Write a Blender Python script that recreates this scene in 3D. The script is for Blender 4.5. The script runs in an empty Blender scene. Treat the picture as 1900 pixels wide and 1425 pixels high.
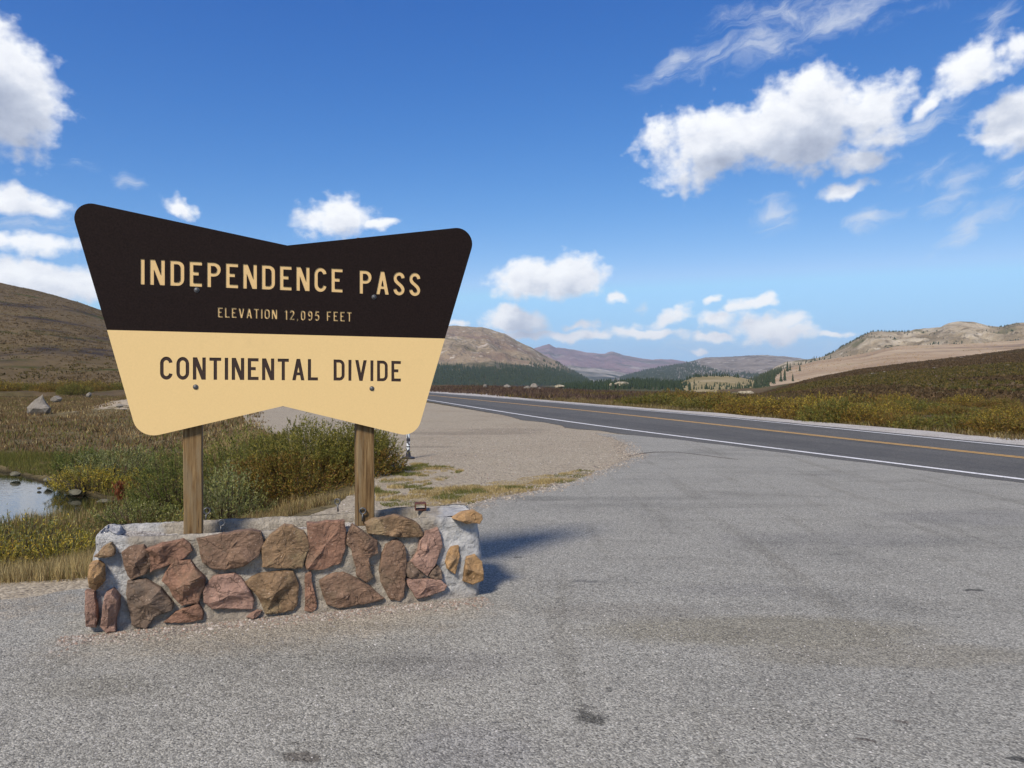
import bpy, math, random
import numpy as np
from mathutils import Vector, geometry

random.seed(7)
RNG = np.random.default_rng(11)
sc = bpy.context.scene
COL = sc.collection
F, HZ, CH = 1427.0, 703.0, 1.6          # focal length and horizon in photo pixels, eye height in metres

# ------------------------------------------------------------------ camera
cam_d = bpy.data.cameras.new('camera')
cam = bpy.data.objects.new('camera', cam_d)
COL.objects.link(cam)
cam.location = (0, 0, CH)
cam.rotation_euler = (math.radians(90), 0, 0)
cam_d.sensor_width = 36.0
cam_d.lens = 36.0 * F / 1900.0
cam_d.shift_y = -9.5 / 1900.0
cam_d.clip_start = 0.05
cam_d.clip_end = 60000
sc.camera = cam

# ------------------------------------------------------------------ light
SUN_TRAVEL = Vector((0.44, 0.90, 0)).normalized()
SUN_ELEV = math.radians(44)
to_sun = Vector((-SUN_TRAVEL.x * math.cos(SUN_ELEV), -SUN_TRAVEL.y * math.cos(SUN_ELEV), math.sin(SUN_ELEV)))
sun_d = bpy.data.lights.new('sun', 'SUN')
sun_d.energy = 4.6
sun_d.angle = math.radians(10)      # the photograph's shadows are soft: thin cloud in front of the sun
sun_d.color = (1.0, 0.91, 0.79)
sun = bpy.data.objects.new('sun', sun_d)
sun.rotation_euler = to_sun.to_track_quat('Z', 'Y').to_euler()
COL.objects.link(sun)
sc.view_settings.view_transform = 'Standard'
sc.view_settings.look = 'None'
sc.view_settings.gamma = 1
sc.view_settings.exposure = 0.18
sc.view_settings.use_curve_mapping = False
sc.cycles.use_denoising = True
sc.cycles.max_bounces = 6
sc.cycles.transparent_max_bounces = 8
sc.cycles.volume_bounces = 1
SKY_STRENGTH = 0.125


# ------------------------------------------------------------------ node helper
class NT:
    def __init__(self, tree):
        self.t = tree
        self.n = tree.nodes
        self.l = tree.links

    def new(self, typ, ins=None, **props):
        nd = self.n.new(typ)
        for k, v in props.items():
            setattr(nd, k, v)
        if ins:
            for k, v in ins.items():
                self.put(nd.inputs[k], v)
        return nd

    def put(self, sock, v):
        if isinstance(v, bpy.types.NodeSocket):
            self.l.new(v, sock)
        elif isinstance(v, bpy.types.Node):
            self.l.new(v.outputs[0], sock)
        else:
            sock.default_value = v

    def m(self, op, a, b=None, c=None, clamp=False):
        nd = self.n.new('ShaderNodeMath')
        nd.operation = op
        nd.use_clamp = clamp
        for i, v in enumerate((a, b, c)):
            if v is not None:
                self.put(nd.inputs[i], v)
        return nd.outputs[0]

    def vm(self, op, a, b=None):
        nd = self.n.new('ShaderNodeVectorMath')
        nd.operation = op
        self.put(nd.inputs[0], a)
        if b is not None:
            self.put(nd.inputs[1], b)
        return nd.outputs['Value'] if op in ('LENGTH', 'DOT_PRODUCT') else nd.outputs[0]

    def ramp(self, fac, stops, interp='LINEAR'):
        nd = self.n.new('ShaderNodeValToRGB')
        cr = nd.color_ramp
        cr.interpolation = interp
        while len(cr.elements) < len(stops):
            cr.elements.new(0.5)
        for e, (p, c) in zip(cr.elements, stops):
            e.position = p
            e.color = (c[0], c[1], c[2], 1)
        self.put(nd.inputs[0], fac)
        return nd.outputs[0]

    def mix(self, fac, a, b, blend='MIX'):
        nd = self.n.new('ShaderNodeMix')
        nd.data_type = 'RGBA'
        nd.blend_type = blend
        self.put(nd.inputs[0], fac)
        for i, v in ((6, a), (7, b)):
            if isinstance(v, tuple) and len(v) == 3:
                v = (*v, 1)
            self.put(nd.inputs[i], v)
        return nd.outputs[2]

    def rng(self, v, lo, hi, a=0.0, b=1.0, smooth=True):
        nd = self.n.new('ShaderNodeMapRange')
        nd.interpolation_type = 'SMOOTHSTEP' if smooth else 'LINEAR'
        nd.clamp = True
        self.put(nd.inputs[0], v)
        for i, x in enumerate((lo, hi, a, b)):
            nd.inputs[i + 1].default_value = x
        return nd.outputs[0]

    def noise(self, vec, scale, detail=4, rough=0.55, dist=0.0):
        nd = self.n.new('ShaderNodeTexNoise')
        self.put(nd.inputs['Vector'], vec)
        nd.inputs['Scale'].default_value = scale
        nd.inputs['Detail'].default_value = detail
        nd.inputs['Roughness'].default_value = rough
        nd.inputs['Distortion'].default_value = dist
        return nd.outputs[0]

    def xform(self, vec, loc=(0, 0, 0), rot=(0, 0, 0), scale=(1, 1, 1), typ='POINT'):
        nd = self.n.new('ShaderNodeMapping')
        nd.vector_type = typ
        self.put(nd.inputs[0], vec)
        nd.inputs['Location'].default_value = loc
        nd.inputs['Rotation'].default_value = rot
        nd.inputs['Scale'].default_value = scale
        return nd.outputs[0]


# ------------------------------------------------------------------ sky with clouds
def px_dir(x, y):
    u, v = (x - 950) / F, -(y - HZ) / F
    az = math.atan2(u, 1.0)
    el = math.atan2(v, math.hypot(1, u))
    return az, el


CLOUDS = [  # centre x, y, half width, half height (photo pixels), tilt in degrees, weight
    (-20, 150, 155, 92, -30, 1.3), (30, 225, 105, 42, 0, 0.8),
    (30, 376, 150, 30, -4, 0.85), (40, 455, 150, 26, 3, 0.85),
    (45, 512, 70, 38, 0, 1.15), (145, 522, 80, 34, 0, 1.1), (80, 540, 160, 30, 5, 1.0),
    (338, 383, 42, 22, -15, 0.7),
    (625, 402, 76, 42, 0, 1.15), (700, 417, 55, 18, 0, 0.7),
    (985, 518, 85, 36, 8, 1.2), (1050, 512, 75, 40, 0, 1.25),
    (1330, 262, 135, 70, 14, 1.15), (1490, 225, 150, 80, 6, 1.3), (1600, 215, 95, 75, -20, 1.0),
    (1225, 262, 55, 60, 30, 0.6), (1600, 298, 80, 28, 0, 0.9), (1570, 355, 75, 22, 10, 0.55),
    (1715, 195, 80, 24, 38, 0.6), (1815, 118, 90, 44, 22, 1.1), (1885, 225, 80, 62, 30, 1.15),
    (1885, 90, 60, 35, 0, 0.8),
    
    
    
    (1830, 262, 60, 22, 0, 0.6),
    (955, 594, 72, 26, 0, 1.15), (1072, 604, 52, 18, 0, 0.6), (1140, 551, 22, 22, 0, 0.7),
    (1242, 586, 58, 20, 22, 0.95), (1195, 618, 95, 13, 0, 0.95),
    (1075, 624, 100, 13, 0, 0.95), (960, 620, 90, 13, 0, 0.7), (1328, 590, 45, 25, -20, 0.85),
    (1402, 560, 52, 18, 12, 0.95), (1328, 552, 24, 11, 10, 0.75), (1425, 607, 75, 30, 0, 1.25),
    (1480, 615, 60, 18, 0, 0.9), (1322, 624, 50, 11, 0, 0.85), (1555, 618, 50, 9, 0, 0.7),
    (1304, 648, 22, 8, 0, 0.9), (852, 598, 28, 15, 0, 0.8),
    (500, 600, 200, 20, 0, 0.7),
]


CIRRUS = [(1440, 396, 50, 26, 8, 1.5), (1608, 408, 52, 22, 15, 1.45), (1780, 345, 75, 24, 25, 1.4), (1805, 416, 85, 24, 28, 1.5), (1885, 330, 45, 18, 15, 1.4), (1185, 566, 18, 14, 0, 1.2), (236, 334, 40, 20, 10, 1.1), (1420, 62, 190, 60, 14, 1.15), (1560, 32, 190, 42, 8, 1.1), (1250, 122, 80, 24, 20, 1.2), (1320, 98, 90, 30, 16, 1.2), (1700, 10, 130, 22, 0, 0.9), (1850, 32, 60, 40, 45, 1.0), (1700, 235, 150, 60, 20, 0.9),
          (1225, 270, 60, 60, 30, 0.9), (1720, 330, 150, 50, 25, 0.7), (150, 300, 80, 30, 0, 0.55), (60, 560, 200, 60, 5, 0.9), (1150, 622, 300, 30, 0, 0.9), (60, 420, 170, 40, 0, 0.8), (1400, 640, 300, 26, 0, 0.7)]


def field_group(CLOUDS, cirrus, plain=False):
    g = bpy.data.node_groups.new('cloud_field', 'ShaderNodeTree')
    g.interface.new_socket('Vector', in_out='INPUT', socket_type='NodeSocketVector')
    g.interface.new_socket('Density', in_out='OUTPUT', socket_type='NodeSocketFloat')
    k = NT(g)
    gi = k.new('NodeGroupInput')
    go = k.new('NodeGroupOutput')
    v = gi.outputs[0]
    wob = k.new('ShaderNodeTexNoise')
    k.put(wob.inputs['Vector'], v)
    wob.inputs['Scale'].default_value = 26
    wob.inputs['Detail'].default_value = 3
    w = k.vm('SUBTRACT', wob.outputs['Color'], (0.5, 0.5, 0.5))
    w = k.vm('MULTIPLY', w, (0.045, 0.03, 0.0))
    vw = k.vm('ADD', v, w)
    acc = None
    for (x, y, rx, ry, tilt, wt) in CLOUDS:
        az, el = px_dir(x, y)
        c = math.cos(math.atan2((x - 950) / F, 1))
        rax, rel = rx / F * c * c, ry / F * c
        loc = k.xform(vw, (az, el, 0), (0, 0, math.radians(tilt)), (rax, rel, 1), 'TEXTURE')
        e = k.m('LENGTH' if False else 'SUBTRACT', 1.0, k.vm('LENGTH', loc))
        e = k.m('MULTIPLY_ADD', e, 0.8 if cirrus else 1.25, (wt - 1.0) * 0.75 + (0.0 if cirrus else 0.06))
        acc = e if acc is None else k.m('SMOOTH_MAX', acc, e, 0.12)
    # scattered fair-weather clouds in the rest of the sky, outside the photograph's field
    sep = k.new('ShaderNodeSeparateXYZ', {0: v})
    ax = k.m('ABSOLUTE', sep.outputs[0])
    out_az = k.rng(ax, 0.64, 0.80)
    out_el = k.rng(sep.outputs[1], 0.50, 0.62)
    outm = k.m('MAXIMUM', out_az, out_el)
    n0 = k.noise(k.xform(v, scale=(1, 1.8, 1)), 3.4, 3, 0.5)
    gen = k.m('MULTIPLY_ADD', n0, 4.6, -2.45)
    gen = k.m('SUBTRACT', gen, k.m('MULTIPLY', k.m('SUBTRACT', 1.0, outm), 4.0))
    acc = k.m('MAXIMUM', acc, gen)
    if plain:
        k.put(go.inputs[0], acc)
        return g
    if cirrus:
        vr = k.xform(vw, rot=(0, 0, math.radians(-14)))
        c1 = k.noise(k.xform(vr, scale=(1, 3.2, 1)), 13, 8, 0.68, 0.6)
        k.put(go.inputs[0], k.m('ADD', acc, k.m('MULTIPLY_ADD', c1, 2.6, -1.55)))
        return g
    n1 = k.noise(k.xform(v, scale=(1, 1.3, 1)), 15, 7, 0.56)
    n2 = k.noise(k.xform(v, scale=(1, 1.2, 1)), 60, 4, 0.5)
    nn = k.m('ADD', k.m('MULTIPLY_ADD', n1, 2.1, -1.05), k.m('MULTIPLY_ADD', n2, 0.95, -0.475))
    d = k.m('ADD', acc, nn)
    k.put(go.inputs[0], d)
    return g


world = bpy.data.worlds.new('World')
sc.world = world
world.use_nodes = True
k = NT(world.node_tree)
k.n.clear()
tc = k.new('ShaderNodeTexCoord')
dirv = k.vm('NORMALIZE', tc.outputs['Generated'])
sep = k.new('ShaderNodeSeparateXYZ', {0: dirv})
az = k.m('ARCTAN2', sep.outputs[0], sep.outputs[1])
el = k.m('ARCSINE', sep.outputs[2])
ae = k.new('ShaderNodeCombineXYZ', {0: az, 1: el})
fg = field_group(CLOUDS, False)
fc = field_group(CIRRUS, True)
gc = k.new('ShaderNodeGroup', node_tree=fc)
k.put(gc.inputs[0], ae.outputs[0])
g0 = k.new('ShaderNodeGroup', node_tree=fg)
k.put(g0.inputs[0], ae.outputs[0])
g1 = k.new('ShaderNodeGroup', node_tree=fg)
k.put(g1.inputs[0], k.vm('ADD', ae.outputs[0], (-0.007, 0.020, 0)))
sky = k.new('ShaderNodeTexSky')
sky.sky_type = 'NISHITA'
sky.sun_disc = False
sky.sun_elevation = SUN_ELEV
sky.sun_rotation = math.atan2(-SUN_TRAVEL.x, -SUN_TRAVEL.y)
sky.altitude = 3300
sky.air_density = 1.0
sky.dust_density = 0.6
sky.ozone_density = 2.2
d0, d1 = g0.outputs[0], g1.outputs[0]
alpha = k.m('POWER', k.rng(d0, 0.0, 0.75), 0.8)
alpha = k.m('MULTIPLY', alpha, 0.96)
BIG = [c for c in CLOUDS if c[2] >= 75 and c[1] < 560 and c[5] >= 1.0]
g2 = k.new('ShaderNodeGroup', node_tree=field_group(BIG, False, True))
k.put(g2.inputs[0], k.vm('ADD', ae.outputs[0], (-0.012, 0.055, 0)))
thick = k.m('ADD', k.m('ADD', k.rng(d1, -0.1, 2.2, 0, 0.75, smooth=False), k.rng(g2.outputs[0], -0.2, 1.3, 0, 0.5)), k.m('MULTIPLY_ADD', k.noise(k.xform(ae.outputs[0], scale=(1, 1.5, 1)), 24, 5, 0.6), 0.9, -0.45), clamp=True)
cloud_col = k.ramp(thick, [(0.0, (7.6, 7.7, 7.8)), (0.28, (6.6, 6.75, 7.1)), (0.6, (4.5, 4.85, 5.6)), (1.0, (2.9, 3.25, 4.1))])
sr = k.new('ShaderNodeSeparateColor', {0: sky.outputs[0]})
chan = []
for i_, (ref, gam, out_) in enumerate(((2.6, 2.1, 2.05), (4.6, 1.25, 4.35), (7.2, 0.72, 7.0))):
    q_ = k.m('MINIMUM', k.m('DIVIDE', sr.outputs[i_], ref), 1.15)
    chan.append(k.m('MULTIPLY', k.m('POWER', q_, gam), out_))
blue = k.new('ShaderNodeCombineColor', {0: chan[0], 1: chan[1], 2: chan[2]}).outputs[0]
blue = k.mix(k.rng(sep.outputs[2], -0.02, 0.13, 0.9, 0.0), blue, (2.7, 4.8, 7.0))      # pale air low over the horizon, all round
thin = k.m('MULTIPLY', k.rng(gc.outputs[0], -0.15, 1.25), 0.72)
blue = k.mix(thin, blue, (5.6, 5.9, 6.4))
mixs = k.mix(alpha, blue, cloud_col)
bg = k.new('ShaderNodeBackground', {'Color': mixs, 'Strength': SKY_STRENGTH})
wo = k.new('ShaderNodeOutputWorld')
k.put(wo.inputs[0], bg.outputs[0])
world.cycles.sampling_method = 'MANUAL'
world.cycles.sample_map_resolution = 256


# ------------------------------------------------------------------ numpy noise
def _hash(ix, iy, seed):
    h = (ix.astype(np.int64) * 374761393 + iy.astype(np.int64) * 668265263 + seed * 982451653) & 0xFFFFFFFF
    h = ((h ^ (h >> 13)) * 1274126177) & 0xFFFFFFFF
    h = h ^ (h >> 16)
    return (h & 0xFFFFFF) / float(0xFFFFFF)


def vnoise(x, y, seed=0):
    x, y = np.broadcast_arrays(np.asarray(x, float), np.asarray(y, float))
    ix, iy = np.floor(x), np.floor(y)
    fx, fy = x - ix, y - iy
    fx, fy = fx * fx * (3 - 2 * fx), fy * fy * (3 - 2 * fy)
    a, b = _hash(ix, iy, seed), _hash(ix + 1, iy, seed)
    c, d = _hash(ix, iy + 1, seed), _hash(ix + 1, iy + 1, seed)
    return (a * (1 - fx) + b * fx) * (1 - fy) + (c * (1 - fx) + d * fx) * fy


def fbm(x, y, oct=4, seed=0, rough=0.5):
    s, a, t = 0.0, 1.0, 0.0
    for i in range(oct):
        s = s + a * (vnoise(x * 2 ** i + 17.3 * i, y * 2 ** i - 9.1 * i, seed + i) * 2 - 1)
        t += a
        a *= rough
    return s / t


def smooth(v, a, b):
    t = np.clip((np.asarray(v, float) - a) / (b - a), 0, 1)
    return t * t * (3 - 2 * t)


# ------------------------------------------------------------------ mesh helpers
def tag(o, label=None, cat=None, group=None, kind=None):
    if label: o['label'] = label
    if cat: o['category'] = cat
    if group: o['group'] = group
    if kind: o['kind'] = kind
    return o


def link(name, me, mat=None, parent=None):
    o = bpy.data.objects.new(name, me)
    COL.objects.link(o)
    if mat is not None:
        for m_ in (mat if isinstance(mat, (list, tuple)) else [mat]):
            me.materials.append(m_)
    if parent is not None:
        o.parent = parent
    return o


def empty(name, loc, rz=0.0):
    o = bpy.data.objects.new(name, None)
    COL.objects.link(o)
    o.location = loc
    o.rotation_euler = (0, 0, rz)
    o.empty_display_size = 0.1
    return o


def np_mesh(name, V, Fc, tint=None, smooth_shade=False):
    V = np.asarray(V, dtype=np.float32)
    Fc = np.asarray(Fc, dtype=np.int32)
    me = bpy.data.meshes.new(name)
    n, k_ = Fc.shape
    me.vertices.add(len(V))
    me.vertices.foreach_set('co', V.ravel())
    me.loops.add(n * k_)
    me.loops.foreach_set('vertex_index', Fc.ravel())
    me.polygons.add(n)
    me.polygons.foreach_set('loop_start', np.arange(n, dtype=np.int32) * k_)
    me.polygons.foreach_set('loop_total', np.full(n, k_, dtype=np.int32))
    if smooth_shade:
        me.polygons.foreach_set('use_smooth', np.ones(n, dtype=bool))
    me.update(calc_edges=True)
    if tint is not None:
        at = me.color_attributes.new('tint', 'FLOAT_COLOR', 'POINT')
        c = np.ones((len(V), 4), dtype=np.float32)
        c[:, :3] = tint
        at.data.foreach_set('color', c.ravel())
    return me


def py_mesh(name, V, Fs, smooth_shade=False):
    me = bpy.data.meshes.new(name)
    me.from_pydata([tuple(v) for v in V], [], Fs)
    if smooth_shade:
        for p in me.polygons:
            p.use_smooth = True
    me.update()
    return me


def grid_faces(nr, nc, wrap=False):
    i, j = np.meshgrid(np.arange(nr - 1), np.arange(nc if wrap else nc - 1), indexing='ij')
    j2 = (j + 1) % nc
    return np.stack([i * nc + j, i * nc + j2, (i + 1) * nc + j2, (i + 1) * nc + j], -1).reshape(-1, 4)


# ------------------------------------------------------------------ materials
def new_mat(name):
    m_ = bpy.data.materials.new(name)
    m_.use_nodes = True
    k_ = NT(m_.node_tree)
    k_.n.clear()
    out = k_.new('ShaderNodeOutputMaterial')
    bs = k_.new('ShaderNodeBsdfPrincipled')
    k_.put(out.inputs[0], bs.outputs[0])
    bs.inputs['Roughness'].default_value = 0.9
    bs.inputs['Specular IOR Level'].default_value = 0.25
    return m_, k_, bs, out


def layered(name, base, layers=(), rough=0.9, bumps=(), spec=0.25, base_scale=1.0, detail=5, stretch=(1, 1, 1), metallic=0.0):
    m_, k_, bs, out = new_mat(name)
    tcn = k_.new('ShaderNodeTexCoord')
    P = tcn.outputs['Object']
    n0 = k_.noise(k_.xform(P, scale=stretch), base_scale, detail, 0.6)
    col = k_.ramp(n0, base)
    for ly in layers:
        scale, lo, hi, c = ly[:4]
        st = ly[4] if len(ly) > 4 else (1, 1, 1)
        off = (sum(c) * 31.7, scale * 1.3, 0)
        n1 = k_.noise(k_.xform(P, loc=off, scale=st), scale, 5, 0.6)
        col = k_.mix(k_.rng(n1, lo, hi), col, c)
    k_.put(bs.inputs['Base Color'], col)
    bs.inputs['Roughness'].default_value = rough
    bs.inputs['Specular IOR Level'].default_value = spec
    bs.inputs['Metallic'].default_value = metallic
    prev = None
    for scale, dist, st in bumps:
        n2 = k_.noise(k_.xform(P, scale=st), scale, 4, 0.6)
        b = k_.new('ShaderNodeBump', {'Strength': 1.0, 'Distance': dist, 'Height': n2})
        if prev is not None:
            k_.put(b.inputs['Normal'], prev)
        prev = b.outputs[0]
    if prev is not None:
        k_.put(bs.inputs['Normal'], prev)
    return m_


def tint_mat(name, rough=0.7, trans=0.25, spec=0.2):
    m_, k_, bs, out = new_mat(name)
    at = k_.new('ShaderNodeAttribute', attribute_name='tint')
    k_.put(bs.inputs['Base Color'], at.outputs['Color'])
    bs.inputs['Roughness'].default_value = rough
    bs.inputs['Specular IOR Level'].default_value = spec
    if trans:
        tr = k_.new('ShaderNodeBsdfTranslucent', {'Color': at.outputs['Color']})
        mx = k_.new('ShaderNodeMixShader', {0: trans, 1: bs.outputs[0], 2: tr.outputs[0]})
        k_.put(out.inputs[0], mx.outputs[0])
    return m_


def chip_mat(name, cells, patch, stains=(), chip=70.0, bump=0.003, streak=None, tan=None):
    """chip-sealed asphalt or loose gravel: every chip has its own grey, large soft patches of wear, oil stains"""
    m_, k_, bs, out = new_mat(name)
    P = k_.new('ShaderNodeTexCoord').outputs['Object']
    vo = k_.new('ShaderNodeTexVoronoi', {'Vector': P, 'Scale': chip}, voronoi_dimensions='2D')
    sepc = k_.new('ShaderNodeSeparateColor', {0: vo.outputs['Color']})
    fac = k_.m('ADD', k_.m('MULTIPLY', sepc.outputs[0], 0.8), k_.m('MULTIPLY', k_.noise(P, chip * 3, 2), 0.2))
    col = k_.ramp(fac, cells)
    vo2 = k_.new('ShaderNodeTexVoronoi', {'Vector': k_.xform(P, loc=(3.3, 1.7, 0)), 'Scale': chip * 0.42}, voronoi_dimensions='2D')
    sep2 = k_.new('ShaderNodeSeparateColor', {0: vo2.outputs['Color']})
    big = k_.rng(sep2.outputs[1], 0.90, 0.93)
    core = k_.m('SUBTRACT', 1.0, k_.rng(vo2.outputs['Distance'], 0.2, 0.45))
    big = k_.m('MULTIPLY', big, core)
    col = k_.mix(k_.m('MULTIPLY', big, 0.7), col, k_.ramp(sep2.outputs[0], [(0, cells[0][1]), (1, cells[-1][1])]))
    pit = k_.m('MULTIPLY', k_.rng(sep2.outputs[2], 0.93, 0.95), core)
    col = k_.mix(k_.m('MULTIPLY', pit, 0.75), col, tuple(q * 0.55 for q in cells[0][1]))
    for scale, lo, hi, c, amt, st in patch:
        n1 = k_.noise(k_.xform(P, loc=(scale * 7, amt * 9, 0), scale=st), scale, 6, 0.62)
        mk = k_.m('MULTIPLY', k_.rng(n1, lo, hi), amt)
        col = k_.mix(mk, col, c, 'MULTIPLY')
    sn = k_.new('ShaderNodeTexNoise', {'Vector': P, 'Scale': 9.0})
    sw = k_.vm('ADD', P, k_.vm('MULTIPLY', k_.vm('SUBTRACT', sn.outputs['Color'], (0.5, 0.5, 0.5)), (0.16, 0.16, 0)))
    for (x, y, rx, ry, c, amt) in stains:
        loc = k_.xform(sw, (x, y, 0), (0, 0, 0), (rx, ry, 1), 'TEXTURE')
        loc = k_.vm('MULTIPLY', loc, (1, 1, 0))
        mk = k_.rng(k_.vm('LENGTH', loc), 0.55, 1.1, amt, 0.0)
        col = k_.mix(mk, col, c, 'MULTIPLY')
    k_.put(bs.inputs['Base Color'], col)
    bs.inputs['Roughness'].default_value = 0.82
    bs.inputs['Specular IOR Level'].default_value = 0.3
    h = k_.m('ADD', k_.m('MULTIPLY', vo.outputs['Distance'], -0.8), k_.m('ADD', k_.m('MULTIPLY', sepc.outputs[1], 0.9), k_.noise(P, 14, 3)))
    b = k_.new('ShaderNodeBump', {'Strength': 1.0, 'Distance': bump, 'Height': h})
    k_.put(bs.inputs['Normal'], b.outputs[0])
    return m_


# ------------------------------------------------------------------ projection helpers (measuring the photograph)
def G(x, y, z=0.0):
    D = (CH - z) * F / (y - HZ)
    return ((x - 950) / F * D, D, z)


def at(x, y, D):
    return ((x - 950) / F * D, D, CH - (y - HZ) / F * D)


def sd_poly(X, Y, poly):
    """distance to a polygon, negative inside"""
    X, Y = np.asarray(X, float), np.asarray(Y, float)
    best = np.full(X.shape, 1e9)
    inside = np.zeros(X.shape, bool)
    n = len(poly)
    for i in range(n):
        x0, y0 = poly[i]
        x1, y1 = poly[(i + 1) % n]
        dx, dy = x1 - x0, y1 - y0
        t = np.clip(((X - x0) * dx + (Y - y0) * dy) / (dx * dx + dy * dy), 0, 1)
        best = np.minimum(best, np.hypot(X - x0 - t * dx, Y - y0 - t * dy))
        cond = (y0 > Y) != (y1 > Y)
        xi = x0 + (Y - y0) / (dy if dy else 1e-9) * dx
        inside ^= cond & (X < xi)
    return np.where(inside, -best, best)


# road lines: photo pixels on level ground
def world_line(pts):
    return np.array(sorted([G(x, y)[:2] for x, y in pts], key=lambda p: p[1]))


WHITE = world_line([(795, 742), (900, 759), (1064, 785), (1340, 820.5), (1502, 840), (1900, 890)])
YELLOW = world_line([(809, 734.5), (913, 745), (1086, 761.5), (1222, 776.5), (1340, 789), (1517, 809), (1782, 837.5), (1900, 850)])
FAR = world_line([(803, 728.6), (898, 735.5), (1033, 746.5), (1157, 757), (1337, 772), (1458, 782.5), (1635, 802), (1900, 827)])


def smooth_line(L, extra_far=(200, -0.40), near=-18.0):
    """extend both ways and fit smoothly: X as a cubic function of Y"""
    ys, xs = L[:, 1], L[:, 0]
    s0 = (xs[1] - xs[0]) / (ys[1] - ys[0])
    s1 = (xs[-1] - xs[-3]) / (ys[-1] - ys[-3])
    ys2 = np.concatenate([[near], ys, [extra_far[0]]])
    xs2 = np.concatenate([[xs[0] + s0 * (near - ys[0])], xs, [xs[-1] + (extra_far[0] - ys[-1]) * s1]])
    yy = np.unique(np.concatenate([np.arange(near, 40, 1.0), np.arange(40, extra_far[0] + 1, 4.0)]))
    xx = np.interp(yy, ys2, xs2)
    for _ in range(6):
        xp = np.interp(yy - 2.5, yy, xx), np.interp(yy + 2.5, yy, xx)
        mid = (xp[0] + xp[1] + xx) / 3
        mid[:4] = xx[:4]; mid[-4:] = xx[-4:]
        xx = mid
    return yy, xx


WY, WX = smooth_line(WHITE)
YY, YX = smooth_line(YELLOW)
FY, FX = smooth_line(FAR)


def x_white(Y): return np.interp(Y, WY, WX)
def x_yellow(Y): return np.interp(Y, YY, YX)
def x_far(Y): return np.interp(Y, FY, FX)


POND = [(-14.4, 21.4), (-11.4, 18.9), (-9.3, 16.9), (-7.8, 15.5), (-8.2, 14.5), (-8.6, 13.4), (-9.2, 11.9), (-10.6, 10.4),
        (-14, 9.2), (-25, 9), (-34, 14), (-31, 20), (-22, 22.2)]
POND2 = [(-110, 96), (-62, 98), (-56, 102), (-60, 108), (-80, 111), (-110, 112)]
WATER = -0.95
BND_Y = [-30, 0, 4, 5.8, 6.1, 6.6, 8, 9.5, 11, 13, 16, 20, 25, 44, 70, 100, 160]
BND_X = [-12, -9, -7.0, -4.5, -3.4, -3.0, -2.5, -2.2, -2.1, -2.2, -3.1, -5.4, -8.0, -14.5, -32, -48, -90]


def zg(X, Y):
    X, Y = np.asarray(X, float), np.asarray(Y, float)
    wob = fbm(X * 0.5, Y * 0.5, 3, 5) * 0.5
    f = np.interp(Y, BND_Y, BND_X) - X + wob
    L = np.interp(Y, [0, 6, 7.5, 9, 14, 22, 35, 55, 95, 110, 135], [0.3, 0.3, 0.45, 0.68, 0.86, 0.75, 0.62, 0.6, 0.78, 0.3, 0.0])
    low = smooth(f, 0.2, 3.2)
    z = -0.04 - L * low
    z = z + low * (0.10 * fbm(X * 0.8, Y * 0.8, 4, 9) + 0.05 * fbm(X * 3.1, Y * 3.1, 3, 19) * smooth(40 - Y, 0, 20))
    # whitish bare mound beyond the sign's left edge
    z = z + (1.45 + 0.35 * fbm(X * 0.6, Y * 0.6, 4, 17)) * np.exp(-(((X + 21.5) / 4.6) ** 2 + ((Y - 50) / 5.5) ** 2))
    for poly in (POND, POND2):
        d = sd_poly(X, Y, poly)
        d = d + 0.25 * fbm(X * 1.3, Y * 1.3, 3, 31)
        z = np.where(d > 0, np.minimum(z, WATER + 0.03 + 0.55 * np.maximum(d, 0) + (0.9 * smooth(d, 0, 1.0) if poly is POND2 else 0)), WATER - 0.05 - 0.25 * np.minimum(-d, 2))
    # moor beyond the road
    off = (X - x_far(Y)) * 0.94
    u = X / np.maximum(Y, 0.1)
    xpx = 950 + F * u
    Yc = np.interp(xpx, [700, 850, 1000, 1200, 1400, 1600], [150, 135, 125, 105, 100, 100])
    yc = np.interp(xpx, [700, 800, 850, 900, 1000, 1040, 1100, 1200, 1300, 1400, 1500, 2200], [712, 712, 714, 716, 720, 723, 726, 729, 731, 734, 733, 733])
    zc = CH - (yc - HZ) / F * Yc
    front = (Y > 8) & (off > 0) & (Y > 0)
    mo = smooth(off, 1.0, 16.0) * np.clip(Y / Yc, 0, 1)
    zz = zc * mo + smooth(off, 1, 8) * (0.16 * fbm(X * 0.35, Y * 0.35, 4, 41) + 0.05 * fbm(X * 1.7, Y * 1.7, 3, 43))
    fall = np.clip((Y - Yc) / 100.0, 0, 1)
    zz = zz * (1 - smooth(Y, Yc, Yc + 60)) - 6.5 * smooth(fall, 0, 1)
    z = np.where(front, z * 0 - 0.05 + zz, z)
    r = np.hypot(X, Y)
    deep = smooth(r, 140, 240)
    base_far = -6.5 - 7.5 * smooth(r, 250, 2500) - 40 * smooth(r, 4500, 9000)
    ang_front = smooth(u, -0.30, -0.14) * (Y > 0)
    z = z * (1 - deep) + deep * (base_far * ang_front + (1 - ang_front) * np.where(r < 4500, -1.0 + 0 * r, base_far))
    return z


# ------------------------------------------------------------------ ground sheet
angs = np.concatenate([np.arange(-180, -45, 3.0), np.arange(-45, 45, 0.16), np.arange(45, 180, 3.0)])
rr = np.concatenate([[0.3], np.geomspace(1.2, 140, 265), np.geomspace(145, 13000, 60)])
A_, R_ = np.meshgrid(np.radians(angs), rr, indexing='xy')
GX, GY = R_ * np.sin(A_), R_ * np.cos(A_)
GZ = zg(GX, GY)
V = np.stack([GX, GY, GZ], -1).reshape(-1, 3)
Fg = grid_faces(len(rr), len(angs), wrap=True)[:, ::-1]


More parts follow.
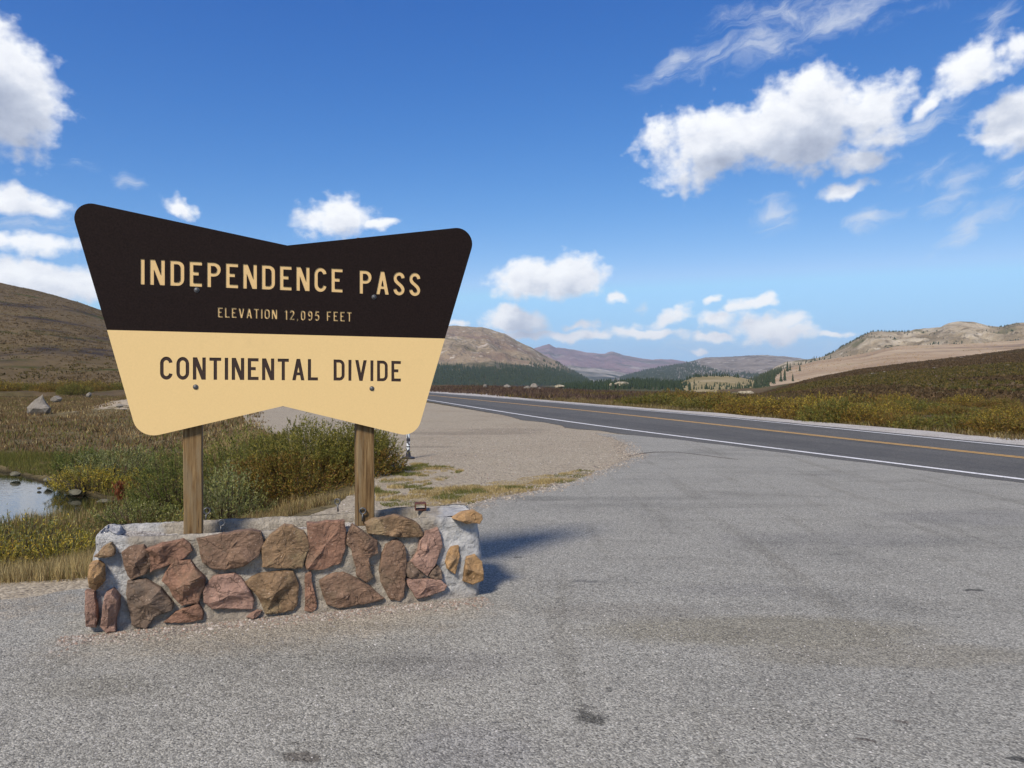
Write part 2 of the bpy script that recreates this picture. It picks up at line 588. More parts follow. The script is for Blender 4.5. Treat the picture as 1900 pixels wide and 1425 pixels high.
def ground_material():
    m_, k_, bs, out = new_mat('ground')
    P = k_.new('ShaderNodeTexCoord').outputs['Object']
    n0 = k_.noise(P, 0.55, 7, 0.65)
    col = k_.ramp(n0, [(0.25, (0.055, 0.040, 0.018)), (0.42, (0.105, 0.080, 0.036)), (0.55, (0.15, 0.118, 0.058)), (0.72, (0.085, 0.080, 0.028)), (0.85, (0.06, 0.065, 0.022))])
    n1 = k_.noise(P, 9.0, 6, 0.7)
    col = k_.mix(k_.rng(n1, 0.45, 0.7, 0, 0.6), col, (0.19, 0.155, 0.085))
    n2 = k_.noise(k_.xform(P, loc=(5, 9, 0)), 3.1, 5, 0.65)
    col = k_.mix(k_.rng(n2, 0.55, 0.72, 0, 0.75), col, (0.042, 0.030, 0.016))
    # wide patches: heather brown and willow olive far out
    n3 = k_.noise(k_.xform(P, loc=(11, 3, 0), scale=(1, 1, 1)), 0.11, 5, 0.6)
    sepp = k_.new('ShaderNodeSeparateXYZ', {0: P})
    farm = k_.m('MAXIMUM', k_.rng(sepp.outputs[1], 45.0, 110.0), k_.rng(sepp.outputs[0], 0.0, 6.0))
    brown = k_.ramp(n3, [(0.35, (0.06, 0.040, 0.022)), (0.5, (0.095, 0.062, 0.036)), (0.62, (0.065, 0.052, 0.018)), (0.8, (0.11, 0.08, 0.045))])
    col = k_.mix(k_.m('MULTIPLY', farm, 0.7), col, brown)
    # bare pale soil: near the mound, the bank top and where it meets the gravel
    loc = k_.xform(P, (-22.5, 49, 0), (0, 0, 0), (7.5, 7.5, 1), 'TEXTURE')
    ms = k_.rng(k_.vm('LENGTH', k_.vm('MULTIPLY', loc, (1, 1, 0))), 0.2, 1.1, 0.26, -0.3)
    nb = k_.noise(P, 1.2, 6, 0.7)
    soil = k_.rng(k_.m('ADD', nb, ms), 0.56, 0.66)
    col = k_.mix(soil, col, (0.36, 0.30, 0.22))
    # mud below the waterline
    mud = k_.rng(sepp.outputs[2], WATER - 0.02, WATER + 0.13, 1, 0)
    col = k_.mix(mud, col, (0.032, 0.026, 0.013))
    k_.put(bs.inputs['Base Color'], col)
    b1 = k_.new('ShaderNodeBump', {'Strength': 1.0, 'Distance': 0.05, 'Height': k_.noise(P, 11, 6, 0.7)})
    b2 = k_.new('ShaderNodeBump', {'Strength': 0.8, 'Distance': 0.5, 'Height': k_.noise(P, 1.1, 5, 0.7), 'Normal': b1.outputs[0]})
    k_.put(bs.inputs['Normal'], b2.outputs[0])
    bs.inputs['Specular IOR Level'].default_value = 0.1
    return m_


ground = link('ground', np_mesh('ground', V, Fg, smooth_shade=True), ground_material())
tag(ground, kind='structure')

# ------------------------------------------------------------------ water
m_water, kw, bsw, ow = new_mat('pond_water')
bsw.inputs['Base Color'].default_value = (0.012, 0.014, 0.007, 1)
bsw.inputs['Roughness'].default_value = 0.03
bsw.inputs['Specular IOR Level'].default_value = 0.6
Pw = kw.new('ShaderNodeTexCoord').outputs['Object']
bw = kw.new('ShaderNodeBump', {'Strength': 0.15, 'Distance': 0.01, 'Height': kw.noise(kw.xform(Pw, scale=(1, 2.2, 1)), 5.0, 3, 0.5)})
kw.put(bsw.inputs['Normal'], bw.outputs[0])
for nm, poly in (('pond', POND), ('far_pond', POND2)):
    c = np.mean(poly, axis=0)
    pp = [((x - c[0]) * 1.25 + c[0], (y - c[1]) * 1.25 + c[1], WATER) for x, y in poly]
    if nm == 'pond':
        pp = [(x + (1.2 if x > c[0] else -1.5), y + (0.9 if y > c[1] else -1.0), WATER) for x, y in poly]
    me = py_mesh(nm, pp, [list(range(len(pp)))[::-1] if False else list(range(len(pp)))])
    o = link(nm, me, m_water)
    if me.polygons[0].normal.z < 0:
        me.flip_normals()
    tag(o, kind='structure')


# ------------------------------------------------------------------ sheets: gravel, parking lot, road
def jitter_outline(pts, step=0.12, amp=0.05, freq=2.0, seed=3, maxr=60):
    out = []
    n = len(pts)
    for i in range(n):
        a, b = np.array(pts[i]), np.array(pts[(i + 1) % n])
        L = np.linalg.norm(b - a)
        dist = max(2.0, min(np.linalg.norm(a), np.linalg.norm(b)))
        m_ = int(max(1, min(400, L / (step * max(1, dist / 8)))))
        if np.linalg.norm(a) > maxr and np.linalg.norm(b) > maxr:
            m_ = max(1, int(L / 4))
        if a[1] < 1 and b[1] < 1:
            m_ = 1
        for j in range(m_):
            out.append(a + (b - a) * j / m_)
    out = np.array(out)
    nx = fbm(out[:, 0] * freq, out[:, 1] * freq, 4, seed)
    ny = fbm(out[:, 0] * freq + 50, out[:, 1] * freq, 4, seed + 7)
    out[:, 0] += nx * amp
    out[:, 1] += ny * amp
    return out


def sheet(name, pts, z, mat, skirt=0.03):
    n = len(pts)
    tri = geometry.tessellate_polygon([[Vector((p[0], p[1], 0)) for p in pts]])
    V = [(p[0], p[1], z) for p in pts] + [(p[0], p[1], z - skirt) for p in pts]
    Fs = [list(t) for t in tri]
    Fs += [[i, (i + 1) % n, n + (i + 1) % n, n + i] for i in range(n)]
    me = py_mesh(name, V, Fs)
    # orient the top faces upward
    for p in me.polygons:
        if abs(p.normal.z) > 0.5 and p.normal.z < 0:
            p.flip()
    me.update()
    o = link(name, me, mat)
    tag(o, kind='structure')
    return o


# asphalt edge of the road on the near side, wiggly where the gravel has crept over it
NEAR_EDGE = [(np.interp(Y, WY, WX) - w, Y) for Y, w in
             [(-18, 0.5), (-5, 0.5), (4, 0.5), (9, 0.5), (12, 0.45), (15, 0.5), (18, 0.55), (20.5, 0.75), (21.5, 0.95), (22.6, 1.1), (23.8, 1.0), (24.6, 1.45), (25.4, 1.5),
              (26.5, 1.1), (28.5, 1.0), (30, 1.35), (32, 1.0), (36, 0.8), (42, 0.7), (50, 0.7), (60, 0.7), (80, 0.7), (110, 0.7), (198, 0.7)]]
far_edge = [(x_far(Y), Y) for Y in (198, 150, 110, 90, 70, 60, 50, 42, 36, 32, 28, 25, 22, 20, 16, 12, 6, 0, -9, -18)]

m_road = chip_mat('road_asphalt', [(0.0, (0.052, 0.049, 0.043)), (0.5, (0.088, 0.083, 0.073)), (1.0, (0.15, 0.143, 0.125))],
                  [(0.5, 0.45, 0.7, (0.75, 0.75, 0.76), 0.6, (1, 1, 1)), (1.6, 0.5, 0.75, (1.5, 1.48, 1.42), 0.4, (2.4, 0.5, 1))], chip=60, bump=0.0015)
k = NT(m_road.node_tree)
bs = next(n for n in k.n if n.type == 'BSDF_PRINCIPLED')
Pr = k.xform(k.new('ShaderNodeTexCoord').outputs['Object'], rot=(0, 0, -math.atan(0.36)))
wheel = k.rng(k.noise(k.xform(Pr, scale=(1.0, 0.02, 1)), 0.9, 2, 0.5), 0.46, 0.58)
seal = k.rng(k.noise(k.xform(Pr, scale=(1.0, 0.05, 1)), 3.4, 4, 0.6), 0.62, 0.65)
c0 = bs.inputs['Base Color'].links[0].from_socket
c1 = k.mix(k.m('MULTIPLY', wheel, 0.6), c0, (0.74, 0.74, 0.75), 'MULTIPLY')
k.put(bs.inputs['Base Color'], k.mix(k.m('MULTIPLY', seal, 0.5), c1, (0.030, 0.029, 0.028)))
road = sheet('road', jitter_outline(NEAR_EDGE + far_edge, 0.25, 0.10, 1.6, 4), 0.004, m_road)

tan_stain = (0.80, 0.62, 0.46)
m_gravel = chip_mat('gravel_soil', [(0.0, (0.17, 0.14, 0.10)), (0.5, (0.31, 0.26, 0.182)), (0.85, (0.40, 0.34, 0.245)), (1.0, (0.53, 0.47, 0.36))],
                    [(0.35, 0.45, 0.75, (0.80, 0.76, 0.72), 0.7, (1, 1, 1)), (2.2, 0.5, 0.75, (0.78, 0.74, 0.70), 0.6, (0.6, 2.2, 1)),
                     (8.0, 0.55, 0.8, (0.70, 0.66, 0.6), 0.5, (1, 1, 1))],
                    stains=[(*G(870, 803)[:2], 2.6, 0.9, (0.62, 0.6, 0.58), 0.6), (*G(940, 797)[:2], 1.7, 1.0, (0.62, 0.6, 0.58), 0.5), (*G(800, 828)[:2], 0.8, 0.35, (0.62, 0.6, 0.58), 0.6)],
                    chip=45, bump=0.006)
grav_out = [(-26, 62), (-17.5, 46), (-14.2, 40), (-9.6, 28), (-5.7, 20), (-3.4, 16), (-2.4, 12.8), (-2.2, 11.0), (-2.3, 9.5), (-2.6, 8.0),
            (-3.1, 6.7), (-3.5, 6.2), (-4.6, 5.95), (-7.5, 5.7), (-11, 5.5), (-13, 2), (-13, -4), (3, -4), (9, 6), (6.5, 14), (3, 24), (0.3, 32), (-5, 50), (-12, 70), (-17, 72)]
gravel_area = sheet('gravel_pullout', jitter_outline(grav_out, 0.12, 0.16, 1.4, 12), -0.012, m_gravel)

# dirt-filled crack where the gravel's tip runs out into the asphalt
ck = [G(x, y)[:2] for x, y in [(1166, 847), (1190, 842), (1215, 839.5), (1250, 839), (1290, 843), (1335, 849), (1370, 853)]]
ck2 = [(x + (0.02 if 0 < i < 6 else 0), y + (0.10, 0.16, 0.12, 0.07, 0.06, 0.05, 0.03)[i]) for i, (x, y) in enumerate(ck)]
sheet('asphalt_crack', jitter_outline(ck + ck2[::-1], 0.05, 0.03, 5.0, 61), 0.004, layered('crack_dirt', [(0.3, (0.05, 0.042, 0.034)), (0.7, (0.12, 0.10, 0.08))], base_scale=20), 0.002)

# gravel shoulder on the far side of the road
sh = [(x_far(Y) - 0.2, Y) for Y in (8, 16, 20, 24, 30, 40, 50, 60, 75, 95, 130)]
sh2 = [(x_far(Y) + w, Y) for Y, w in ((130, 3.0), (95, 5.5), (80, 4.2), (70, 2.0), (60, 1.4), (50, 1.2), (40, 1.3), (36, 1.8), (32, 1.4), (28, 1.5), (24, 1.8), (22, 1.5), (20, 1.9), (16, 1.7), (8, 1.8))]
m_shoulder = chip_mat('shoulder_gravel', [(0.0, (0.26, 0.24, 0.21)), (0.6, (0.42, 0.39, 0.35)), (1.0, (0.6, 0.57, 0.52))],
                      [(0.8, 0.45, 0.7, (0.75, 0.7, 0.62), 0.7, (1, 1, 1))], chip=40, bump=0.006)
sheet('gravel_shoulder', jitter_outline(sh + sh2, 0.25, 0.28, 0.9, 21), -0.004, m_shoulder)

lot_px = [(0, 1113), (60, 1107), (150, 1096), (420, 1060), (700, 990), (850, 945), (905, 926), (960, 916), (1013, 906), (1060, 893), (1105, 875), (1140, 862),
          (1180, 847), (1172, 843), (1157, 837), (1166, 828), (1145, 816), (1104, 803.5)]
lot_out = [(-13, 5.0)] + [G(x, y)[:2] for x, y in lot_px] + [(p[0] + 0.25, p[1]) for p in NEAR_EDGE[::-1] if 13 < p[1] < 22.5] + [(8.8, 12), (12, 4), (16, -6), (-13, -6)]
tyre = (0.62, 0.62, 0.63)
oil = (0.38, 0.37, 0.36)
stains = [(*G(1098, 1334)[:2], 0.085, 0.075, (0.36, 0.36, 0.35), 1.0), (*G(1070, 1322)[:2], 0.05, 0.04, (0.5, 0.5, 0.5), 0.9), (*G(1085, 1312)[:2], 0.05, 0.03, (0.5, 0.5, 0.5), 0.8),
          (*G(560, 1404)[:2], 0.075, 0.07, (0.45, 0.42, 0.4), 0.9), (*G(1808, 1095)[:2], 0.07, 0.045, (0.30, 0.30, 0.30), 1.0), (*G(1086, 1078)[:2], 0.12, 0.05, (0.45, 0.46, 0.5), 0.7),
          (*G(1550, 1028)[:2], 0.07, 0.04, (0.4, 0.4, 0.4), 0.8), (*G(960, 1034)[:2], 0.05, 0.05, (0.4, 0.4, 0.4), 0.8), (*G(1610, 1377)[:2], 0.03, 0.03, (0.35, 0.3, 0.28), 0.8),
          (*G(1885, 1405)[:2], 0.03, 0.03, (0.25, 0.25, 0.25), 0.9), (*G(1680, 1342)[:2], 0.035, 0.02, (0.4, 0.35, 0.33), 0.8), (*G(1130, 1276)[:2], 0.03, 0.03, (0.35, 0.35, 0.35), 0.8),
          (*G(1420, 1170)[:2], 1.3, 0.35, (0.80, 0.76, 0.66), 0.8), (*G(1650, 1215)[:2], 1.0, 0.25, (0.84, 0.80, 0.72), 0.7), (*G(1150, 1135)[:2], 0.7, 0.25, (0.82, 0.80, 0.78), 0.7),
          (*G(1360, 1095)[:2], 0.7, 0.2, (0.78, 0.78, 0.80), 0.6), (*G(1560, 1000)[:2], 1.5, 0.4, (0.80, 0.80, 0.82), 0.7), (*G(1850, 960)[:2], 1.6, 0.6, (0.80, 0.80, 0.83), 0.7),
          (*G(820, 1230)[:2], 0.5, 0.25, (0.84, 0.84, 0.87), 0.7), (*G(870, 1390)[:2], 0.35, 0.3, (0.85, 0.85, 0.9), 0.7), (*G(160, 1275)[:2], 0.35, 0.16, (0.84, 0.83, 0.80), 0.7),
          (*G(1090, 925)[:2], 2.2, 0.22, (0.78, 0.78, 0.78), 0.8), (*G(1300, 938)[:2], 2.0, 0.25, (0.82, 0.82, 0.82), 0.7)]
m_lot = chip_mat('lot_asphalt', [(0.0, (0.095, 0.091, 0.078)), (0.22, (0.182, 0.174, 0.149)), (0.6, (0.288, 0.276, 0.236)), (0.88, (0.41, 0.394, 0.34)), (1.0, (0.64, 0.62, 0.54))],
                 [(0.45, 0.48, 0.68, (0.74, 0.74, 0.74), 0.75, (1, 1.3, 1)), (1.7, 0.5, 0.72, (0.78, 0.775, 0.76), 0.7, (0.45, 1.6, 1)), (1.1, 0.54, 0.62, (0.84, 0.83, 0.81), 0.8, (2.4, 0.14, 1)), (4.5, 0.52, 0.75, (0.82, 0.80, 0.78), 0.5, (1, 1, 1))],
                 stains=stains, chip=115, bump=0.004)
# warm dirt washed against the foot of the planter is added to the same material
k = NT(m_lot.node_tree)
bs = next(n for n in k.n if n.type == 'BSDF_PRINCIPLED')
P = k.new('ShaderNodeTexCoord').outputs['Object']
loc = k.xform(P, (-1.42, 5.02, 0), (0, 0, math.atan(0.34)), (1.75, 0.62, 1), 'TEXTURE')
ms = k.m('SUBTRACT', 1.0, k.vm('LENGTH', k.vm('MULTIPLY', loc, (1, 1, 0))))
msk = k.rng(k.m('ADD', ms, k.m('MULTIPLY_ADD', k.noise(P, 5, 6, 0.7), 1.3, -0.65)), -0.02, 0.75, 0, 0.55)
loc2 = k.xform(P, (-5.2, 5.4, 0), (0, 0, 0), (2.6, 0.9, 1), 'TEXTURE')
ms2 = k.rng(k.m('ADD', k.m('SUBTRACT', 1.0, k.vm('LENGTH', k.vm('MULTIPLY', loc2, (1, 1, 0)))), k.m('MULTIPLY_ADD', k.noise(P, 7, 6, 0.7), 1.6, -0.8)), 0.0, 0.6, 0, 0.7)
src = bs.inputs['Base Color'].links[0].from_socket
c1 = k.mix(k.m('MAXIMUM', msk, ms2), src, k.mix(1.0, src, (1.16, 1.02, 0.87), 'MULTIPLY'))
k.put(bs.inputs['Base Color'], c1)
parking_lot = sheet('parking_lot', jitter_outline(lot_out, 0.05, 0.11, 3.6, 33), 0.0, m_lot)


def stripe(name, xf, ys, w, z, mat, off=0.0):
    V, Fs = [], []
    for i, Y in enumerate(ys):
        x0 = float(xf(Y)) + off / 0.94
        hw = w / 2 / 0.94
        V += [(x0 - hw, Y, z), (x0 + hw, Y, z)]
        if i:
            a = 2 * i
            Fs.append([a - 2, a - 1, a + 1, a])
    o = link(name, py_mesh(name, V, Fs), mat)
    tag(o, kind='structure')
    return o


ys = list(np.concatenate([np.arange(-17, 40, 1.0), np.arange(40, 190, 4.0)]))
m_white = layered('white_line_paint', [(0.3, (0.58, 0.57, 0.55)), (0.6, (0.76, 0.75, 0.73))], [(30, 0.56, 0.66, (0.25, 0.24, 0.23)), (1.2, 0.6, 0.7, (0.38, 0.37, 0.35))], rough=0.6, base_scale=6)
m_yellow = layered('yellow_line_paint', [(0.3, (0.48, 0.27, 0.055)), (0.6, (0.60, 0.35, 0.09))], [(30, 0.58, 0.68, (0.12, 0.10, 0.07))], rough=0.6, base_scale=6)
stripe('white_edge_line', x_white, ys, 0.15, 0.008, m_white)
stripe('white_edge_line', lambda Y: x_far(Y) - 0.45, ys, 0.12, 0.008, m_white)
stripe('yellow_centre_line', x_yellow, ys, 0.10, 0.008, m_yellow, -0.09)
stripe('yellow_centre_line', x_yellow, ys, 0.10, 0.008, m_yellow, 0.09)


# ------------------------------------------------------------------ hills and mountains
class Hill:
    """height field between a foot (r0) and a crest (r1), laid out along lines of sight so its skyline can be measured"""
    def __init__(s, name, crest, r0, r1, z0, p, amp, seed, mat, nx=260, nr=70, back=0.35, freq=1.0, x_ext=None, crest_jit=0.0, ridge=0.0):
        s.cx = [c[0] for c in crest]; s.cy = [c[1] for c in crest]
        s.r0, s.r1, s.z0, s.p, s.amp, s.seed, s.freq, s.cj, s.rg = r0, r1, z0, p, amp, seed, freq, crest_jit, ridge
        xs = np.linspace(s.cx[0], s.cx[-1], nx)
        t = np.concatenate([np.linspace(0, 1, nr), 1 + np.linspace(0.04, back, 10)])
        XP, T = np.meshgrid(xs, t, indexing='xy')
        R = r0 + (r1 - r0) * T
        Z = s.z(XP, R)
        V = np.stack([(XP - 950) / F * R, R, Z], -1).reshape(-1, 3)
        me = np_mesh(name, V, grid_faces(len(t), nx), smooth_shade=True)
        s.o = link(name, me, mat)
        tag(s.o, kind='structure')

    def z(s, xp, r):
        t = (np.asarray(r, float) - s.r0) / (s.r1 - s.r0)
        yc = np.interp(xp, s.cx, s.cy)
        size = s.r1
        X = (xp - 950) / F * r
        sc_ = 6.0 * s.freq / size
        yc = yc + s.cj * fbm(X * sc_ * 8, 0 * X, 4, s.seed + 70)
        zc = CH - (yc - HZ) / F * s.r1
        tt = np.clip(t, 0, 1)
        z = s.z0 + (zc - s.z0) * tt ** s.p
        n = fbm(X * sc_, r * sc_ * 0.6, 6, s.seed, 0.55)
        rg = 1 - np.abs(fbm(X * sc_ * 1.4 + 9, r * sc_ * 0.5, 5, s.seed + 20, 0.55)) * 2
        z = z + (zc - s.z0) * (s.amp * n + s.rg * (rg - 0.6)) * np.sin(np.pi * np.clip(tt, 0, 1)) ** 0.7
        z = z - (zc - s.z0) * np.clip(t - 1, 0, 9) * 1.1
        return z

    def at_px(s, x, y):
        """point of the front slope seen at a photo pixel"""
        rs = np.linspace(s.r0, s.r1, 200)
        yy = HZ + F * (CH - s.z(np.full(200, float(x)), rs)) / rs
        i = np.argmax(yy <= y) if np.any(yy <= y) else 199
        r = rs[i]
        return ((x - 950) / F * r, r, float(s.z(np.array([float(x)]), np.array([r]))[0]))


def far_mat(name, base, layers, sc_, bump, stretch=(1, 1, 1)):
    return layered(name, base, layers, 0.95, [(sc_ * 4, bump, (1, 1, 1)), (sc_ * 18, bump * 0.35, (1, 1, 1))], 0.05, sc_, 7, stretch)


m_purple = far_mat('far_rock', [(0.3, (0.12, 0.075, 0.085)), (0.5, (0.21, 0.13, 0.135)), (0.7, (0.30, 0.20, 0.20))],
                   [(0.0016, 0.5, 0.62, (0.10, 0.085, 0.075)), (0.003, 0.58, 0.68, (0.34, 0.29, 0.26))], 0.0018, 60, (1, 0.4, 1))
RANGE = Hill('distant_range', [(700, 650), (900, 662), (992, 646), (1004, 642.5), (1012, 640), (1019, 637.5), (1024, 641), (1030, 645), (1042, 645.5), (1063, 648.5), (1086, 653), (1105, 655), (1122, 656.5),
                               (1130, 653), (1137, 652.5), (1146, 655), (1154, 659), (1172, 662), (1193, 665), (1212, 667), (1228, 666), (1257, 668), (1275, 671), (1400, 680), (1700, 690)],
             6000, 9500, -60, 0.9, 0.05, 3, m_purple, nx=420, nr=70, freq=2.2, crest_jit=1.2, ridge=0.10)
m_shoulder_rock = far_mat('pale_rock', [(0.35, (0.10, 0.105, 0.09)), (0.5, (0.22, 0.20, 0.17)), (0.65, (0.42, 0.38, 0.33))], [(0.004, 0.5, 0.6, (0.035, 0.045, 0.035))], 0.005, 25)
Hill('far_shoulder', [(980, 700), (1030, 684), (1060, 678), (1100, 683), (1140, 688), (1175, 697), (1220, 706), (1300, 712)], 4600, 5600, -30, 0.8, 0.06, 5, m_shoulder_rock, nx=160, nr=40, freq=2, crest_jit=1.5)
m_mid = far_mat('mid_rock', [(0.35, (0.15, 0.13, 0.11)), (0.5, (0.24, 0.205, 0.175)), (0.68, (0.42, 0.375, 0.33))], [(0.006, 0.5, 0.6, (0.13, 0.11, 0.09)), (0.012, 0.6, 0.68, (0.5, 0.46, 0.41))], 0.006, 22)
MID = Hill('mountain_ridge', [(1100, 716), (1154, 699), (1175, 693), (1193, 688), (1215, 683.5), (1240, 679), (1262, 675), (1281, 671), (1295, 667), (1310, 663.5), (1340, 662), (1370, 661.5), (1390, 659.5),
                              (1414, 658), (1440, 660), (1473, 663), (1500, 668), (1560, 676), (1700, 690)], 2900, 4600, -25, 0.85, 0.05, 8, m_mid, nx=300, nr=60, freq=2.0, crest_jit=1.0, ridge=0.09)
m_tan = far_mat('tan_slope', [(0.3, (0.22, 0.165, 0.10)), (0.5, (0.30, 0.23, 0.145)), (0.68, (0.38, 0.305, 0.21))],
                [(0.006, 0.52, 0.66, (0.15, 0.125, 0.07)), (0.009, 0.60, 0.68, (0.48, 0.41, 0.33)), (0.0025, 0.5, 0.7, (0.21, 0.145, 0.105)), (0.022, 0.60, 0.66, (0.46, 0.40, 0.32)), (0.016, 0.62, 0.67, (0.14, 0.11, 0.075))], 0.006, 22, (1, 1, 1))
MTN = Hill('mountain', [(420, 700), (520, 668), (640, 630), (740, 604), (839, 604), (860, 605.5), (877, 606.5), (895, 607), (910, 610), (921, 614.5), (928, 617), (936, 618.5), (946, 624), (957, 631), (970, 637.5), (986, 645),
                        (1002, 654), (1016, 662), (1036, 672), (1048, 679), (1060, 686), (1078, 696), (1094, 705), (1110, 713), (1180, 719)], 1450, 2900, -13, 0.95, 0.06, 14, m_tan, nx=420, nr=110, freq=2.6, crest_jit=1.0, ridge=0.11)
k = NT(m_tan.node_tree)
bs = next(n for n in k.n if n.type == 'BSDF_PRINCIPLED')
Pm = k.new('ShaderNodeTexCoord').outputs['Object']
zm = k.new('ShaderNodeSeparateXYZ', {0: Pm}).outputs[2]
c0 = bs.inputs['Base Color'].links[0].from_socket
low_ = k.rng(k.m('ADD', zm, k.m('MULTIPLY_ADD', k.noise(Pm, 0.008, 4), 60, -30)), 20, 42, 1, 0)
k.put(bs.inputs['Base Color'], k.mix(low_, c0, (0.050, 0.055, 0.028)))      # undergrowth below the tree line
m_crag = far_mat('crag_rock', [(0.32, (0.17, 0.135, 0.085)), (0.5, (0.33, 0.27, 0.185)), (0.66, (0.50, 0.43, 0.32))],
                 [(0.02, 0.54, 0.64, (0.15, 0.14, 0.075)), (0.035, 0.60, 0.68, (0.52, 0.46, 0.37)), (0.05, 0.64, 0.70, (0.03, 0.035, 0.02)), (0.03, 0.57, 0.66, (0.19, 0.155, 0.105))], 0.015, 10)
CRAG = Hill('crag_hill', [(1380, 716), (1440, 680), (1458, 671), (1517, 664.5), (1532, 660), (1546, 653.5), (1562, 643), (1585, 631), (1600, 622), (1617, 615.5), (1640, 614.5), (1660, 615.5), (1682, 615.5), (1699, 611), (1720, 609),
                          (1744, 607.5), (1752, 603), (1761, 599), (1782, 596), (1806, 597), (1820, 600.5), (1835, 605), (1850, 606), (1862, 606), (1874, 601.5), (1885, 599), (1900, 598), (2000, 604), (2200, 620), (2500, 640)],
            880, 1450, -12, 0.95, 0.10, 21, m_crag, nx=420, nr=80, freq=3.5, crest_jit=0.8, ridge=0.16)
m_slope = far_mat('sunlit_slope', [(0.3, (0.25, 0.175, 0.11)), (0.5, (0.34, 0.25, 0.165)), (0.7, (0.42, 0.33, 0.22))],
                  [(0.008, 0.55, 0.66, (0.085, 0.062, 0.055), (0.5, 1.6, 1)), (0.02, 0.58, 0.7, (0.20, 0.165, 0.08), (0.5, 2, 1)), (0.06, 0.66, 0.72, (0.08, 0.08, 0.04))], 0.012, 2.5)
SLOPE = Hill('sunlit_slope', [(1330, 722), (1380, 712), (1420, 698), (1440, 689), (1470, 681), (1517, 669), (1560, 663), (1605, 656), (1640, 647), (1664, 642.5), (1720, 640), (1790, 638), (1900, 631), (2000, 628), (2300, 620)],
             420, 1060, -8, 1.0, 0.02, 27, m_slope, nx=280, nr=70, freq=2.0, crest_jit=0.5)
m_knoll = far_mat('dry_meadow', [(0.3, (0.17, 0.135, 0.06)), (0.55, (0.26, 0.21, 0.11)), (0.75, (0.36, 0.29, 0.19))], [(0.05, 0.6, 0.7, (0.12, 0.11, 0.05), (0.5, 1.5, 1))], 0.02, 1.2)
KNOLL = Hill('meadow_knoll', [(1215, 722), (1262, 711), (1272, 705), (1284, 700), (1305, 697.5), (1330, 697), (1352, 697.5), (1372, 700), (1400, 706), (1450, 716), (1500, 722)], 430, 760, -9, 1.0, 0.03, 30, m_knoll, nx=140, nr=40, freq=3)
m_woodfloor = far_mat('forest_floor', [(0.3, (0.04, 0.045, 0.022)), (0.6, (0.09, 0.085, 0.045))], [(0.03, 0.6, 0.66, (0.34, 0.30, 0.2))], 0.02, 2)
FOREST_RIDGE = Hill('wooded_rise', [(980, 722), (1060, 716), (1110, 712), (1150, 707.5), (1180, 707), (1230, 710), (1270, 711), (1330, 714), (1420, 718), (1500, 720)], 300, 900, -8, 1.0, 0.03, 34, m_woodfloor, nx=160, nr=40, freq=3)
m_hill = far_mat('shaded_brown_tundra', [(0.28, (0.072, 0.050, 0.024)), (0.42, (0.10, 0.072, 0.037)), (0.56, (0.13, 0.094, 0.050)), (0.72, (0.092, 0.075, 0.028))],  # tundra brown, darkened: the cloud shadow over this hill is in its colour
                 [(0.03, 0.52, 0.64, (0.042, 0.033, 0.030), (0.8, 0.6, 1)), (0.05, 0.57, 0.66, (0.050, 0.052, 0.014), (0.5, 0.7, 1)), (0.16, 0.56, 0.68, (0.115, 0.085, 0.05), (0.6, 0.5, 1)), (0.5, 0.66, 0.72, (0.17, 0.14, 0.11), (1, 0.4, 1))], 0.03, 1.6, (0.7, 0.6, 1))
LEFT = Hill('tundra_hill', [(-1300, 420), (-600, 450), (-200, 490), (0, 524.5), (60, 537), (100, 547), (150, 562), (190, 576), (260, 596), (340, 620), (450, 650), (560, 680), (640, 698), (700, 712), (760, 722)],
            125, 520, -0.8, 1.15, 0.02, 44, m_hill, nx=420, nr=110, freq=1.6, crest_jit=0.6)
m_side = far_mat('cloud_shaded_tundra', [(0.28, (0.066, 0.046, 0.023)), (0.42, (0.102, 0.070, 0.036)), (0.56, (0.135, 0.094, 0.052)), (0.70, (0.104, 0.086, 0.029)), (0.85, (0.12, 0.104, 0.034))],  # tundra browns taken darker to paint in the hillside's cloud shade
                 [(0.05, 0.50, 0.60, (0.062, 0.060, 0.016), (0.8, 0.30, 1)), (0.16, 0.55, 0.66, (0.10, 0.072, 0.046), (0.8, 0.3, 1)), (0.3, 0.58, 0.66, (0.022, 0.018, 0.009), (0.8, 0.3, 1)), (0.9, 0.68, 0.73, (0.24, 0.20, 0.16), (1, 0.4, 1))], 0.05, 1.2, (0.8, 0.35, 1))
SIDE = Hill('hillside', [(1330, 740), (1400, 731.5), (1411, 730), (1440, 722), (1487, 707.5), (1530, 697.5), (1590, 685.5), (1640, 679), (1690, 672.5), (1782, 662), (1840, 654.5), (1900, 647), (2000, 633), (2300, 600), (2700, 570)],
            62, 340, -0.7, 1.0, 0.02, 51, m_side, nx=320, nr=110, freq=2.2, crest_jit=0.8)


# ------------------------------------------------------------------ conifers
def conifer_arrays(h, w, tiers, sides, seed, jag=0.25):
    r = np.random.default_rng(seed)
    V, Fs = [], []
    for t in range(tiers):
        zb = h * (0.08 + 0.86 * t / tiers)
        zt = min(h, zb + h * (1.7 / tiers))
        if t == tiers - 1: zt = h
        rad = w * (1 - 0.88 * (t / tiers)) * (0.85 + 0.3 * r.random())
        a0 = r.random() * 6.28
        base = len(V)
        for i in range(sides):
            a = a0 + 6.283 * i / sides
            q = rad * (1 - jag * r.random()) * (1.0 if i % 2 else 0.62)
            V.append((q * math.cos(a), q * math.sin(a), zb - 0.10 * rad * (i % 2)))
        V.append((0, 0, zt))
        for i in range(sides):
            Fs.append((base + i, base + (i + 1) % sides, base + sides))
    return np.array(V), np.array(Fs)


m_needles = tint_mat('needles', 0.8, 0.0, 0.1)
m_bark = layered('bark', [(0.3, (0.05, 0.035, 0.025)), (0.7, (0.10, 0.075, 0.055))], base_scale=8)
_tree_pts, _tree_far = [], []


